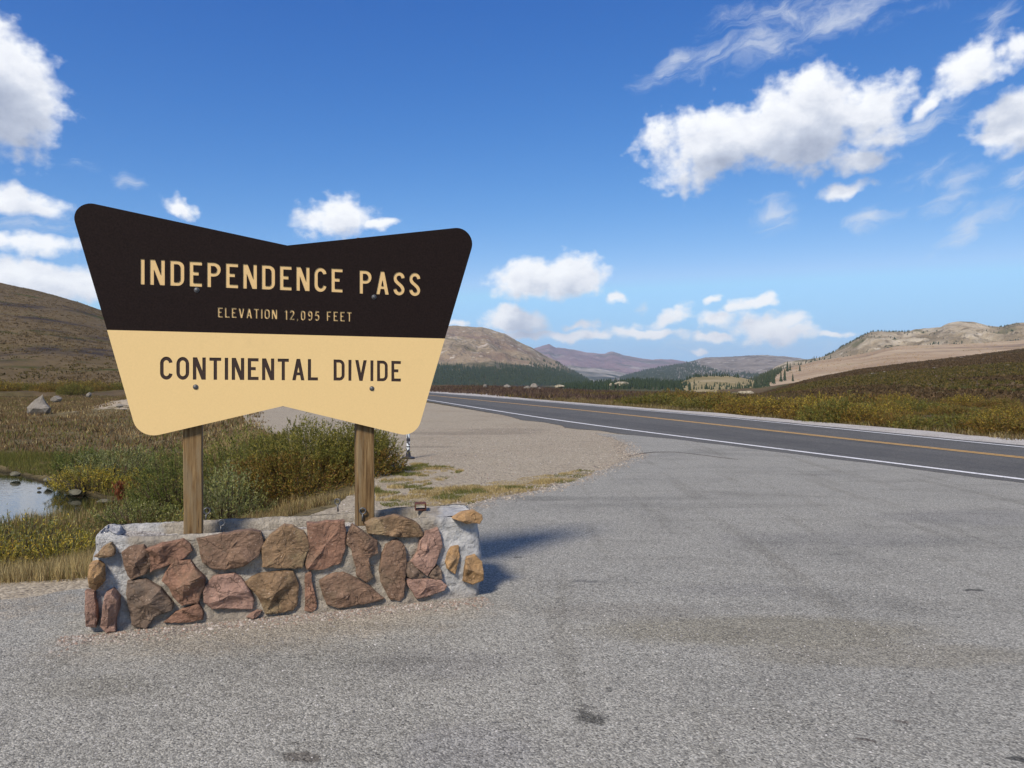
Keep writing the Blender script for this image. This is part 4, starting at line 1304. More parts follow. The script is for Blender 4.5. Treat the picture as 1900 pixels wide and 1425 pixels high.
P = scatter(110000, 780, 2050, 17, 62, lambda X, Y: on_moor(X, Y) & ((fbm(X * 0.22, Y * 0.22, 4, 29) > -0.08) | ((X - x_far(Y)) * 0.94 < 3.2) | (RNG.random(X.shape) < 0.12)))
q = fbm(P[:, 0] * 0.16, P[:, 1] * 0.16, 4, 66) + 0.2 * RNG.normal(size=len(P))
dR = (P[:, 0] - x_far(P[:, 1])) * 0.94
tt = np.where((q > 0.05)[:, None], pick(MOOR + OLIVE, len(P)), np.where((q > -0.3)[:, None], pick(BRN + MOOR, len(P)), pick(BRN, len(P))))
tt = np.where(((dR < 5) & (RNG.random(len(P)) < 0.55))[:, None], pick(STRAW, len(P)) * 0.75, tt) * 0.85
grass('roadside_growth', P, 0.04, 0.20, 0.03, 'olive and brown willow scrub and grass along the far side of the road', tt, 0.8)
P = scatter(90000, 780, 2000, 60, 128, lambda X, Y: on_moor(X, Y))
q = fbm(P[:, 0] * 0.1, P[:, 1] * 0.1, 4, 67) + 0.25 * RNG.normal(size=len(P))
xp = 950 + F * P[:, 0] / P[:, 1]
q = q + np.interp(xp, [800, 1150, 1350], [-0.35, -0.15, 0.2])
tt = np.where((q > 0.05)[:, None], pick(MOOR, len(P)), pick([(0.10, 0.062, 0.045), (0.075, 0.046, 0.035), (0.14, 0.095, 0.06)], len(P)))
grass('moor_heath', P, 0.10, 0.36, 0.10, 'rusty brown heath covering the moor up to its crest', tt * 0.9, 1.0)

def hill_scrub(name, hill, x0, x1, n, size, label, pal_a, pal_b, ok, seed, thr):
    q = sample_slope(hill, x0, x1, n, ok, 0.0, 1.0)
    C = np.array(q)
    f_ = fbm(C[:, 0] * 0.035, C[:, 1] * 0.012, 4, seed)
    C = C[f_ > thr - 0.35 * RNG.random(len(C))]
    per_ = 7
    n_ = len(C)
    sz = size * (0.5 + 1.1 * RNG.random(n_) ** 2)
    O = RNG.normal(size=(n_, per_, 3)) * np.array([0.6, 0.6, 0.0]) * sz[:, None, None]
    Pp = (C[:, None] + O).reshape(-1, 3)
    N = RNG.normal(size=(n_ * per_, 3)) * 0.6 + np.array([0, 0, 0.8])
    f2 = fbm(C[:, 0] * 0.05 + 9, C[:, 1] * 0.012, 4, seed + 1) > -0.05 + 0.45 * smooth(C[:, 1], 130, 300)
    T = np.where(np.repeat(f2, per_)[:, None], pick(pal_a, len(Pp)), pick(pal_b, len(Pp)))
    V_, F_, T_ = leaf_arrays(Pp, N, np.repeat(sz, per_) * 0.75, np.repeat(sz, per_) * 0.5, T)
    return tag(link(name, np_mesh(name, V_, F_, T_), m_grass), label, kind='stuff')


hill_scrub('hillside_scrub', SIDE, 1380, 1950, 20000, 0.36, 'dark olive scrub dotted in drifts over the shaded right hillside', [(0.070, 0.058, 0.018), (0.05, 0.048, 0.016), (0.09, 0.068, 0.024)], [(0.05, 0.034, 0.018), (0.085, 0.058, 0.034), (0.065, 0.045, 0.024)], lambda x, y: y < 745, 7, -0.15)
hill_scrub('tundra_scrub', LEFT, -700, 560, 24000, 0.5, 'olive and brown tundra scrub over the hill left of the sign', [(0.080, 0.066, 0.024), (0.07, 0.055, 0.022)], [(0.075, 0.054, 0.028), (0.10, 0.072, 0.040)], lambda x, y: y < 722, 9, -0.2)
hill_scrub('slope_scrub', SLOPE, 1430, 1950, 2600, 0.9, 'sparse brown and olive tufts over the sunlit tan slope', [(0.22, 0.17, 0.09), (0.17, 0.14, 0.07)], [(0.31, 0.23, 0.15), (0.26, 0.19, 0.12)], lambda x, y: y > 0, 12, 0.1)

# small loose pebbles
m_peb = tint_mat('pebbles', 0.85, 0.0, 0.25)


def pebbles(name, P, r0, r1, label, pal):
    n = len(P)
    base = np.array([(1, 0, 0), (0, 1, 0), (-1, 0, 0), (0, -1, 0), (0, 0, 0.75)], float)
    fc = np.array([(0, 1, 4), (1, 2, 4), (2, 3, 4), (3, 0, 4)])
    a = RNG.random(n) * 6.28
    c, s_ = np.cos(a)[:, None], np.sin(a)[:, None]
    B = base[None] * (0.6 + 0.8 * RNG.random((n, 5, 1)))
    r = (r0 + (r1 - r0) * RNG.random(n) ** 3)[:, None]
    V = np.stack([(B[..., 0] * c - B[..., 1] * s_) * r + P[:, :1], (B[..., 0] * s_ + B[..., 1] * c) * r + P[:, 1:2], B[..., 2] * r + P[:, 2:3]], -1)
    Fc = (fc[None] + (np.arange(n) * 5)[:, None, None]).reshape(-1, 3)
    o = link(name, np_mesh(name, V.reshape(-1, 3), Fc, np.repeat(pick(pal, n), 5, 0)), m_peb)
    return tag(o, label, kind='stuff')


PEB = [(0.20, 0.17, 0.14), (0.28, 0.24, 0.20), (0.14, 0.12, 0.105), (0.24, 0.17, 0.13), (0.38, 0.34, 0.30)]
# along the planter's foot
n = 5200
s1 = RNG.random(n) * 2.75 - 0.3
b1 = -np.abs(RNG.normal(size=n)) * 0.11 - 0.01
P = np.column_stack([-2.52 + s1 * 0.947 - b1 * 0.322, 4.87 + s1 * 0.322 + b1 * 0.947, np.full(n, 0.0)])
pebbles('loose_gravel', P, 0.003, 0.013, 'crumbs of gravel gathered along the foot of the planter', PEB)
P = scatter(16000, -60, 1750, 2.6, 9.5, lambda X, Y: (Y < 5.0 + 0.0 * X) | (X > 0) & (RNG.random(len(X)) < 0.6))
P[:, 2] = 0.0
pebbles('surface_chips', P, 0.002, 0.0075, 'loose stone chips lying on the chip-sealed asphalt', [(0.16, 0.155, 0.15), (0.28, 0.27, 0.255), (0.08, 0.08, 0.08), (0.40, 0.385, 0.36)])
P = scatter(9000, 560, 1180, 8.5, 26, lambda X, Y: (X > np.interp(Y, BND_Y, BND_X)) & (X < x_white(Y) - 1.8))
P[:, 2] = -0.012
pebbles('pullout_pebbles', P, 0.004, 0.02, 'small stones scattered over the tan gravel pull-out', PEB)

LINE = np.array([G(x, y)[:2] for x, y in lot_px[4:]])
n = 5200
i_ = RNG.integers(0, len(LINE) - 1, n)
t_ = RNG.random((n, 1))
P = LINE[i_] * (1 - t_) + LINE[i_ + 1] * t_ + RNG.normal(size=(n, 2)) * np.array([0.16, 0.14])
P = np.column_stack([P, np.full(n, 0.0)])
P = P[~near_planter(P[:, 0], P[:, 1])]
pebbles('edge_gravel', P, 0.006, 0.022, 'loose tan stones spilled along the broken edge of the asphalt', [(0.30, 0.25, 0.19), (0.22, 0.18, 0.14), (0.38, 0.33, 0.26), (0.16, 0.14, 0.12)])

# ------------------------------------------------------------------ stone planter
KW = 0.34
TX, TY = 1 / math.hypot(1, KW), KW / math.hypot(1, KW)      # along the wall, left to right
NXv, NYv = TY, -TX                                             # out of its front face, toward the camera
ORG = np.array([-2.52, 4.87])


def W2(s, b, z):
    """wall coordinates: s along, b back from the front face, z up"""
    return (ORG[0] + s * TX - b * NXv, ORG[1] + s * TY - b * NYv, z)


def face_px(x, y, c=5.727):
    """photo pixel onto the front face -> (s, z)"""
    u = (x - 950) / F
    D = c / (1 - KW * u)
    X = u * D
    s = (X - ORG[0]) * TX + (D - ORG[1]) * TY
    return s, CH - (y - HZ) / F * D


def mortar_material():
    m_, k_, bs, out = new_mat('mortar')
    P = k_.new('ShaderNodeTexCoord').outputs['Object']
    n0 = k_.noise(P, 7, 7, 0.68)
    col = k_.ramp(n0, [(0.3, (0.22, 0.19, 0.15)), (0.5, (0.36, 0.32, 0.26)), (0.7, (0.52, 0.47, 0.39))])
    n1 = k_.noise(k_.xform(P, loc=(4, 4, 4)), 55, 4, 0.7)
    col = k_.mix(k_.rng(n1, 0.55, 0.75, 0, 0.5), col, (0.26, 0.235, 0.2))
    sp = k_.new('ShaderNodeSeparateXYZ', {0: P})
    wob = k_.m('MULTIPLY_ADD', k_.noise(P, 6, 4), 0.26, -0.13)
    xx = k_.m('ADD', sp.outputs[0], wob)
    right = k_.rng(xx, 1.93, 2.02)      # later offset: object origin sits at the planter's foot
    left = k_.rng(xx, 0.04, 0.09, 1, 0)
    w = k_.m('MAXIMUM', right, left)
    white = k_.ramp(k_.noise(P, 11, 6, 0.7), [(0.3, (0.27, 0.265, 0.26)), (0.5, (0.45, 0.445, 0.43)), (0.75, (0.60, 0.595, 0.58))])
    col = k_.mix(w, col, white)
    low = k_.rng(k_.m('ADD', sp.outputs[2], k_.m('MULTIPLY', wob, 0.25)), 0.0, 0.09, 0.5, 0.0)
    col = k_.mix(low, col, (0.26, 0.21, 0.165))
    k_.put(bs.inputs['Base Color'], col)
    b1 = k_.new('ShaderNodeBump', {'Strength': 1.0, 'Distance': 0.012, 'Height': k_.noise(P, 70, 5, 0.7)})
    b2 = k_.new('ShaderNodeBump', {'Strength': 0.9, 'Distance': 0.055, 'Height': k_.noise(P, 15, 6, 0.65), 'Normal': b1.outputs[0]})
    k_.put(bs.inputs['Normal'], b2.outputs[0])
    return m_


planter = empty('stone_planter', (ORG[0], ORG[1], 0.0))
tag(planter, 'low rubble-stone planter in grey mortar holding the posts of the pass sign', 'planter')
PO = np.array([ORG[0], ORG[1], 0.0])
LEN = (Vector((-0.215, 5.66)) - Vector(ORG)).length
foot = [(-0.165, 0.03), (0.0, 0.0), (LEN * 0.5, -0.005), (LEN - 0.03, 0.0), (LEN + 0.02, 0.06), (LEN + 0.03, 0.5), (LEN - 0.03, 0.57), (LEN * 0.5, 0.575), (0.0, 0.58), (-0.16, 0.56), (-0.20, 0.45), (-0.195, 0.12)]
per, nrm, cen = [], [], []
m_ = len(foot)
dense = []
for i in range(m_):
    a, b = np.array(foot[i]), np.array(foot[(i + 1) % m_])
    q = max(1, int(np.linalg.norm(b - a) / 0.014))
    dense += [a + (b - a) * j / q for j in range(q)]
dense = np.array(dense)
for _ in range(7):
    dense = (np.roll(dense, 1, 0) + dense * 2 + np.roll(dense, -1, 0)) / 4
tg = np.roll(dense, -1, 0) - np.roll(dense, 1, 0)
tg /= np.linalg.norm(tg, axis=1, keepdims=True)
nr = np.stack([tg[:, 1], -tg[:, 0]], -1)      # outward for counter-clockwise traversal in (s, b)
S, B = dense[:, 0], dense[:, 1]
topz = np.interp(S, [-0.25, -0.05, 0.0, 0.08, 1.0, 1.7, 1.95, 2.4], [0.60, 0.625, 0.60, 0.585, 0.572, 0.565, 0.60, 0.585])
topz = np.where(B > 0.3, np.interp(S, [-0.25, 0.0, 1.5, 1.9, 2.4], [0.60, 0.585, 0.575, 0.60, 0.60]), topz)
topz = topz + 0.006 * fbm(S * 9, B * 9, 3, 3)
prof = [(0.0, -0.06)] + [(0.0, t) for t in np.linspace(0.0, 0.955, 36)] + [(-0.008, 0.985), (-0.018, 1.0), (-0.03, 1.003), (-0.045, 1.0), (-0.06, 0.995), (-0.072, 0.985), (-0.082, 0.96), (-0.087, 0.92), (-0.09, 0.87), (-0.092, 0.80), (-0.093, 0.7)]
rows = []
for (o_, t) in prof:
    wide = 1.0
    zz = topz * t
    ss = S + nr[:, 0] * o_ * wide + 0.05 * t * smooth(-S, 0.02, 0.15)
    bb = B + nr[:, 1] * o_ * wide
    d = 0.016 * fbm(S * 6 + B * 4, zz * 6, 4, 81, 0.6) + 0.006 * fbm(S * 30 + B * 21, zz * 30, 3, 83, 0.6)
    lum = (0.020 * np.exp(-((S - LEN + 0.1) / 0.18) ** 2) + 0.014 * np.exp(-((S + 0.05) / 0.1) ** 2)) * np.sin(zz * 9 + S * 5)
    if o_ > -0.04:
        d = d * 1.25 - 0.020
        ss = ss + nr[:, 0] * (d + lum); bb = bb + nr[:, 1] * (d + lum)
    else:
        zz = zz + 0.45 * d
    if t < 0.12 and o_ == 0.0:
        ss = ss + nr[:, 0] * 0.012 * (1 - t / 0.12); bb = bb + nr[:, 1] * 0.012 * (1 - t / 0.12)
    rows.append(np.stack([ss * TX - bb * NXv, ss * TY - bb * NYv, zz], -1))
V = np.array(rows).reshape(-1, 3)
Fw = grid_faces(len(rows), len(S), wrap=True)
link('mortar_wall', np_mesh('mortar_wall', V, Fw, smooth_shade=True), mortar_material(), planter)
# fill inside
nx_, ny_ = 90, 20
ss, bb = np.meshgrid(np.linspace(-0.12, LEN - 0.2, nx_), np.linspace(0.06, 0.52, ny_), indexing='xy')
zz = np.interp(ss, [-0.1, 0.2, 0.6, 0.9, 1.5, 2.2], [0.555, 0.525, 0.475, 0.49, 0.51, 0.48]) + 0.018 * fbm(ss * 9, bb * 9, 4, 5) + 0.01 * fbm(ss * 40, bb * 40, 3, 6)
V = np.stack([ss * TX - bb * NXv, ss * TY - bb * NYv, zz], -1).reshape(-1, 3)
m_fill = chip_mat('planter_fill', [(0.0, (0.18, 0.16, 0.14)), (0.5, (0.36, 0.33, 0.29)), (1.0, (0.6, 0.57, 0.52))], [(5, 0.5, 0.7, (0.6, 0.58, 0.55), 0.7, (1, 1, 1))], chip=80, bump=0.008)
link('gravel_fill', np_mesh('gravel_fill', V, grid_faces(ny_, nx_), smooth_shade=True), m_fill, planter)

# solid plastered ends of the planter, level with the rim
for (sa, sb, zt, nm_) in ((LEN - 0.40, LEN - 0.02, 0.592, 'plaster_cap'), (-0.11, 0.0, 0.588, 'plaster_cap')):
    nx_, ny_ = 40, 44
    ss, bb = np.meshgrid(np.linspace(sa - 0.03 * (sa > 0.5), sb, nx_), np.linspace(0.06, 0.50, ny_), indexing='xy')
    edge = (ss - sa) if sa > 0.5 else (sb - ss)
    zz = zt - 0.13 * (1 - smooth(edge + 0.02 * fbm(bb * 8, ss * 8, 3, 2), -0.03, 0.03)) + 0.012 * fbm(ss * 9, bb * 9, 4, 15) + 0.004 * fbm(ss * 40, bb * 40, 3, 16)
    V = np.stack([ss * TX - bb * NXv, ss * TY - bb * NYv, zz], -1).reshape(-1, 3)
    link(nm_, np_mesh(nm_, V, grid_faces(ny_, nx_), smooth_shade=True), bpy.data.materials['mortar'], planter)


def stone_material(name, base, patch, vein):
    m_, k_, bs, out = new_mat(name)
    P = k_.new('ShaderNodeTexCoord').outputs['Object']
    n0 = k_.noise(P, 9, 8, 0.66)
    col = k_.ramp(n0, [(0.25, tuple(c * 0.42 for c in base)), (0.5, base), (0.75, tuple(min(1, c * 1.55) for c in base))])
    col = k_.mix(k_.rng(k_.noise(k_.xform(P, loc=(7, 1, 3)), 4.5, 6, 0.7), 0.5, 0.68, 0, 0.8), col, patch)
    col = k_.mix(k_.rng(k_.noise(k_.xform(P, loc=(1, 8, 3)), 26, 6, 0.75), 0.56, 0.72, 0, 0.75), col, vein)
    col = k_.mix(k_.rng(k_.noise(k_.xform(P, loc=(2, 2, 9)), 90, 3, 0.6), 0.62, 0.72, 0, 0.7), col, (0.48, 0.38, 0.30))
    ck = k_.new('ShaderNodeTexVoronoi', {'Vector': k_.vm('ADD', P, k_.vm('MULTIPLY', k_.new('ShaderNodeTexNoise', {'Vector': P, 'Scale': 14.0}).outputs['Color'], (0.09, 0.09, 0.09))), 'Scale': 9.0}, feature='DISTANCE_TO_EDGE')
    cm = k_.m('MULTIPLY', k_.rng(ck.outputs['Distance'], 0.006, 0.024, 1, 0), k_.rng(k_.noise(P, 6, 3), 0.42, 0.58))
    col = k_.mix(k_.m('MULTIPLY', cm, 0.6), col, tuple(c * 0.25 for c in base))
    k_.put(bs.inputs['Base Color'], col)
    b0 = k_.new('ShaderNodeBump', {'Strength': 0.9, 'Distance': 0.012, 'Height': k_.m('SUBTRACT', 1.0, cm)})
    b1 = k_.new('ShaderNodeBump', {'Normal': b0.outputs[0], 'Strength': 1.0, 'Distance': 0.010, 'Height': k_.noise(P, 55, 6, 0.75)})
    b2 = k_.new('ShaderNodeBump', {'Strength': 1.0, 'Distance': 0.035, 'Height': k_.noise(k_.xform(P, rot=(0.4, 0.5, 0.2), scale=(1, 1, 1.4)), 8, 6, 0.62), 'Normal': b1.outputs[0]})
    k_.put(bs.inputs['Normal'], b2.outputs[0])
    bs.inputs['Roughness'].default_value = 0.8
    return m_


SM = {'red': stone_material('red_sandstone', (0.235, 0.130, 0.085), (0.17, 0.11, 0.07), (0.10, 0.06, 0.04)),
      'brown': stone_material('brown_sandstone', (0.20, 0.125, 0.082), (0.155, 0.11, 0.07), (0.095, 0.06, 0.04)),
      'pink': stone_material('pink_granite', (0.30, 0.185, 0.14), (0.24, 0.145, 0.105), (0.14, 0.08, 0.055)),
      'grey': stone_material('grey_brown_stone', (0.17, 0.12, 0.085), (0.125, 0.10, 0.08), (0.26, 0.18, 0.11)),
      'tan': stone_material('ochre_granite', (0.37, 0.225, 0.105), (0.30, 0.20, 0.11), (0.20, 0.12, 0.07)),
      'olive': stone_material('ochre_brown_stone', (0.21, 0.135, 0.075), (0.27, 0.20, 0.11), (0.11, 0.07, 0.05))}
STONES = [
    (1, 'brown', 0.045, [(410, 600), (465, 565), (520, 540), (600, 537), (640, 600), (655, 710), (620, 780), (490, 835), (460, 790), (430, 700)], 'brown left half of the split stone'),
    (1, 'red', 0.04, [(628, 565), (700, 540), (760, 520), (850, 500), (940, 485), (1000, 530), (1020, 580), (960, 640), (820, 700), (660, 765), (662, 700), (645, 610)], None),
    (1, 'brown', 0.06, [(1080, 480), (1250, 450), (1400, 425), (1540, 405), (1620, 430), (1645, 520), (1600, 620), (1480, 710), (1320, 745), (1220, 735), (1130, 680), (1105, 580)], None),
    (0, 'olive', 0.06, [(487, 1015), (502, 995), (529.5, 977), (543, 980), (562, 988), (570.5, 1005), (571.6, 1022), (564, 1039), (560, 1053), (531.6, 1053.7), (489.5, 1051.6), (489.5, 1030.5)], None),
    (2, 'red', 0.04, [(245, 345), (330, 348), (420, 335), (560, 330), (570, 450), (565, 560), (530, 680), (400, 730), (240, 740), (232, 690), (250, 560), (250, 440)], 'flat squarish reddish-brown stone'),
    (2, 'brown', 0.045, [(650, 365), (715, 405), (780, 450), (850, 500), (855, 600), (780, 640), (795, 740), (820, 800), (770, 850), (680, 800), (660, 680), (630, 570), (595, 530), (595, 450)], 'cleft brown stone with a raised ridge'),
    (2, 'olive', 0.06, [(770, 350), (830, 315), (1020, 275), (1180, 320), (1230, 360), (1255, 450), (1200, 460), (1050, 460), (900, 440), (790, 430)], 'long ochre-brown stone at the top'),
    (2, 'brown', 0.05, [(940, 540), (1030, 495), (1100, 550), (1115, 700), (1100, 830), (1090, 980), (1050, 1010), (970, 1000), (900, 860), (885, 760), (905, 620)], None),
    (2, 'pink', 0.05, [(1290, 420), (1390, 395), (1415, 450), (1425, 540), (1370, 700), (1300, 790), (1220, 730), (1160, 670), (1220, 600), (1240, 500)], None),
    (2, 'grey', 0.025, [(1115, 690), (1155, 680), (1200, 730), (1262, 795), (1255, 826), (1180, 826), (1120, 810), (1105, 750)], None),
    (2, 'grey', 0.025, [(1310, 800), (1350, 745), (1390, 710), (1420, 760), (1435, 825), (1380, 836)], None),
    (2, 'pink', 0.04, [(1120, 832), (1260, 834), (1420, 842), (1465, 890), (1440, 930), (1300, 985), (1210, 1005), (1150, 910)], None),
    (2, 'tan', 0.045, [(1510, 550), (1575, 535), (1580, 640), (1545, 785), (1480, 740), (1460, 680), (1480, 600)], 'small ochre stone set in white plaster'),
    (2, 'tan', 0.06, [(1650, 640), (1720, 625), (1780, 680), (1790, 760), (1790, 840), (1700, 870), (1620, 850), (1630, 760)], 'ochre stone on the right corner'),
    (2, 'tan', 0.05, [(1540, 300), (1610, 245), (1720, 230), (1780, 270), (1785, 300), (1755, 340), (1640, 335)], 'ochre stone on top of the right corner'),
    (2, 'brown', 0.055, [(360, 860), (410, 820), (470, 795), (560, 780), (690, 840), (800, 910), (900, 1000), (740, 1045), (520, 1085), (420, 1050), (380, 960)], None),
    (2, 'red', 0.03, [(225, 800), (270, 770), (290, 900), (325, 1070), (280, 1110), (220, 1110), (220, 950)], 'thin upright wedge of red stone'),
    (0, 'olive', 0.055, [(458, 1083), (468, 1074), (481, 1067), (500, 1065), (520, 1062), (543, 1062), (551.6, 1085), (549.5, 1121), (541, 1131.6), (520, 1136), (493.7, 1138), (485, 1121), (477, 1102), (463, 1090)], None),
    (1, 'pink', 0.05, [(1150, 900), (1220, 820), (1400, 790), (1460, 830), (1530, 930), (1565, 1010), (1550, 1090), (1400, 1090), (1210, 1090), (1140, 1040), (1135, 960)], 'pink stone with an undercut flat base'),
    (1, 'red', 0.065, [(870, 680), (1010, 675), (1060, 740), (1130, 820), (1130, 900), (1090, 980), (1080, 1040), (940, 1055), (860, 980), (820, 900), (765, 850), (800, 780)], 'jutting orange-red stone with a dark right facet'),
    (1, 'grey', 0.065, [(460, 870), (620, 845), (740, 920), (850, 1050), (830, 1110), (690, 1160), (620, 1270), (500, 1230), (480, 1100), (450, 980)], None),
    (1, 'red', 0.04, [(790, 1212), (880, 1130), (1080, 1048), (1130, 1140), (1120, 1190), (980, 1212)], None),
    (1, 'pink', 0.09, [(270, 960), (330, 930), (380, 1000), (385, 1080), (350, 1180), (355, 1290), (270, 1300), (215, 1250), (235, 1130)], 'upright pink stone at the left corner foot'),
    (1, 'pink', 0.05, [(80, 950), (160, 960), (180, 1060), (190, 1180), (170, 1250), (90, 1250), (90, 1150)], None),
    (1, 'tan', 0.07, [(130, 700), (200, 685), (240, 720), (245, 850), (180, 930), (120, 900), (120, 800)], 'ochre stone on the left corner'),
    (1, 'olive', 0.035, [(165, 630), (230, 560), (310, 520), (340, 560), (330, 620), (260, 635)], None),
    (1, 'pink', 0.04, [(1510, 1160), (1600, 1105), (1640, 1110), (1610, 1150), (1560, 1172)], None),
]
SKETCH = {0: (0, 0, 1), 1: (140, 900, 4.75), 2: (520, 900, 4.75)}


def stone(i, frame, kind, prot, poly, label):
    ox, oy, sc_ = SKETCH[frame]
    pts = [((x / sc_ + ox), (y / sc_ + oy)) for x, y in poly]
    r = random.Random(300 + i)
    P2 = np.array([face_px(x, y, 5.727 - 0.5 * prot) for x, y in pts])
    P2 = P2.mean(0) + (P2 - P2.mean(0)) * 1.065
    # resample the outline
    out = []
    for a, b in zip(P2, np.roll(P2, -1, 0)):
        L = np.linalg.norm(b - a)
        q = max(1, int(L / 0.022))
        for j in range(q):
            out.append(a + (b - a) * j / q)
    out = np.array(out)
    out += fbm(out[:, 0:1] * 22, out[:, 1:2] * 22 + np.array([[0, 40]]), 3, 400 + i) * 0.007
    area = 0.5 * np.sum(out[:, 0] * np.roll(out[:, 1], -1) - np.roll(out[:, 0], -1) * out[:, 1])
    if area < 0: out = out[::-1]
    c = out.mean(0)
    n = len(out)
    # facets: a few tilted planes cut the face so it looks broken, not domed
    pl = [(r.uniform(-0.8, 0.8), r.uniform(-0.8, 0.8), r.uniform(-0.45, 0.45), r.uniform(-0.45, 0.45)) for _ in range(7)]
    ext = np.abs(out - c).max(0)

    def depth(q, f):
        dd = (q - c)
        h = prot * 1.25
        for gx, gy, ax_, ay_ in pl:
            h = min(h, prot * 1.3 + gx * (dd[0] - ax_ * ext[0]) + gy * (dd[1] - ay_ * ext[1]))
        h += 0.016 * float(fbm(np.array([q[0] * 14]), np.array([q[1] * 14]), 3, 500 + i, 0.6)[0])
        return max(h, prot * 0.4)
    rings = [(1.0, -0.05, False), (1.0, 0.0, False), (0.985, None, 0.72), (0.93, None, 0.93), (0.78, None, 1.0), (0.56, None, 1.0), (0.32, None, 1.0)]
    V = []
    for f_, b_, w in rings:
        for p in out:
            q = c + (p - c) * f_
            d = b_ if b_ is not None else depth(q, f_) * w + r.uniform(-0.0022, 0.0022)
            X, Y, Z = W2(q[0], -d, q[1])
            V.append((X - PO[0], Y - PO[1], Z))
    X, Y, Z = W2(c[0], -depth(c, 0), c[1])
    V.append((X - PO[0], Y - PO[1], Z))
    Fs = []
    for k_ in range(len(rings) - 1):
        for j in range(n):
            j2 = (j + 1) % n
            Fs.append([k_ * n + j, k_ * n + j2, (k_ + 1) * n + j2, (k_ + 1) * n + j])
    last = (len(rings) - 1) * n
    for j in range(n):
        Fs.append([last + j, last + (j + 1) % n, len(V) - 1])
    o = link('stone', py_mesh('stone', V, Fs), SM[kind], planter)
    if label: o['label'] = label
    return o


for i, (fr, kd, pr, poly, lab) in enumerate(STONES):
    stone(i, fr, kd, pr, poly, lab)

m_steel = layered('galvanised_steel', [(0.3, (0.07, 0.07, 0.07)), (0.7, (0.16, 0.16, 0.16))], rough=0.5, base_scale=60, metallic=0.7, spec=0.5)
m_rust = layered('rusty_steel', [(0.3, (0.045, 0.018, 0.012)), (0.6, (0.13, 0.05, 0.03)), (0.8, (0.20, 0.09, 0.05))], rough=0.8, base_scale=30, bumps=[(60, 0.003, (1, 1, 1))])


def torus(R, r, a=20, b=8):
    V, Fs = [], []
    for i in range(a):
        t = 6.28318 * i / a
        for j in range(b):
            p = 6.28318 * j / b
            V.append(((R + r * math.cos(p)) * math.cos(t), r * math.sin(p), (R + r * math.cos(p)) * math.sin(t)))
            Fs.append([i * b + j, i * b + (j + 1) % b, ((i + 1) % a) * b + (j + 1) % b, ((i + 1) % a) * b + j])
    return V, Fs


def tube(V, Fs, z0, z1, r, n=10, cx=0, cy=0):
    b = len(V)
    for z in (z0, z1):
        for i in range(n):
            V.append((cx + r * math.cos(6.28318 * i / n), cy + r * math.sin(6.28318 * i / n), z))
    for i in range(n):
        Fs.append([b + i, b + (i + 1) % n, b + n + (i + 1) % n, b + n + i])
    Fs.append([b + i for i in range(n)][::-1])
    Fs.append([b + n + i for i in range(n)])


for (x, y, D, ry) in [(411, 970, 5.24, 0.3), (673, 948, 5.55, 0.1), (384, 948, 5.56, 0.4), (626, 931, 5.83, -0.2)]:
    V, Fs = torus(0.021, 0.0055)
    tube(V, Fs, -0.075, -0.020, 0.006)
    X, Y, Z = at(x, y, D)
    o = link('eye_bolt', py_mesh('eye_bolt', V, Fs, True), m_steel, planter)
    o.location = (X - PO[0], Y - PO[1], Z)
    o.rotation_euler = (0, 0.12 * ry * 3, ry)

# rusty square tube stub set in the right end
a, b, L, t = 0.042, 0.026, 0.10, 0.005
V = []
for yy in (-L / 2, L / 2):
    for (hx, hz) in ((a, b), (a - t, b - t)):
        V += [(-hx, yy, -hz), (hx, yy, -hz), (hx, yy, hz), (-hx, yy, hz)]
Fs = []
for i in range(4):
    j = (i + 1) % 4
    Fs += [[i, j, 8 + j, 8 + i], [4 + j, 4 + i, 12 + i, 12 + j], [i, 4 + i, 4 + j, j], [8 + j, 12 + j, 12 + i, 8 + i]]
o = link('steel_tube', py_mesh('steel_tube', V, Fs), m_rust, planter)
X, Y, Z = at(780, 939, 5.90)
o.location = (X - PO[0], Y - PO[1], Z)
o.rotation_euler = (0, 0, math.atan(KW) - 0.15)
o['label'] = 'rusty open square tube stub'

# ------------------------------------------------------------------ the sign
CP = 5.887            # panel plane: Y = CP + 0.34 X


def panel_px(x, y):
    u = (x - 950) / F
    D = CP / (1 - KW * u)
    X = u * D
    return (X * TX + (D - CP) * TY), CH - (y - HZ) / F * D      # t along the panel from the point X=0, and height


sign = empty('pass_sign', (*[(-1.63), (CP + KW * -1.63 + 0.08)], 0.0))
tag(sign, 'brown and tan notched sign board on two timber posts reading INDEPENDENCE PASS and CONTINENTAL DIVIDE', 'sign')
SO = Vector(sign.location)


def PW(t, z, d):
    """panel coordinates -> relative to the sign's origin; d is toward the camera"""
    X = t * TX + d * NXv
    Y = CP + t * TY + d * NYv
    return (X - SO.x, Y - SO.y, z - SO.z)


def fillet(poly, radii, n=12):
    out = []
    m_ = len(poly)
    for i, (p, r) in enumerate(zip(poly, radii)):
        p = np.array(p)
        if r <= 0:
            out.append(tuple(p)); continue
        a = np.array(poly[i - 1]) - p; b = np.array(poly[(i + 1) % m_]) - p
        a /= np.linalg.norm(a); b /= np.linalg.norm(b)
        ang = math.acos(np.dot(a, b))
        tl = r / math.tan(ang / 2)
        c = p + (a + b) / np.linalg.norm(a + b) * (r / math.sin(ang / 2))
        p0, p1 = p + a * tl, p + b * tl
        a0 = math.atan2(*(p0 - c)[::-1]); a1 = math.atan2(*(p1 - c)[::-1])
        da = (a1 - a0 + math.pi) % (2 * math.pi) - math.pi
        for j in range(n + 1):
            q = a0 + da * j / n
            out.append((c[0] + r * math.cos(q), c[1] + r * math.sin(q)))
    return out


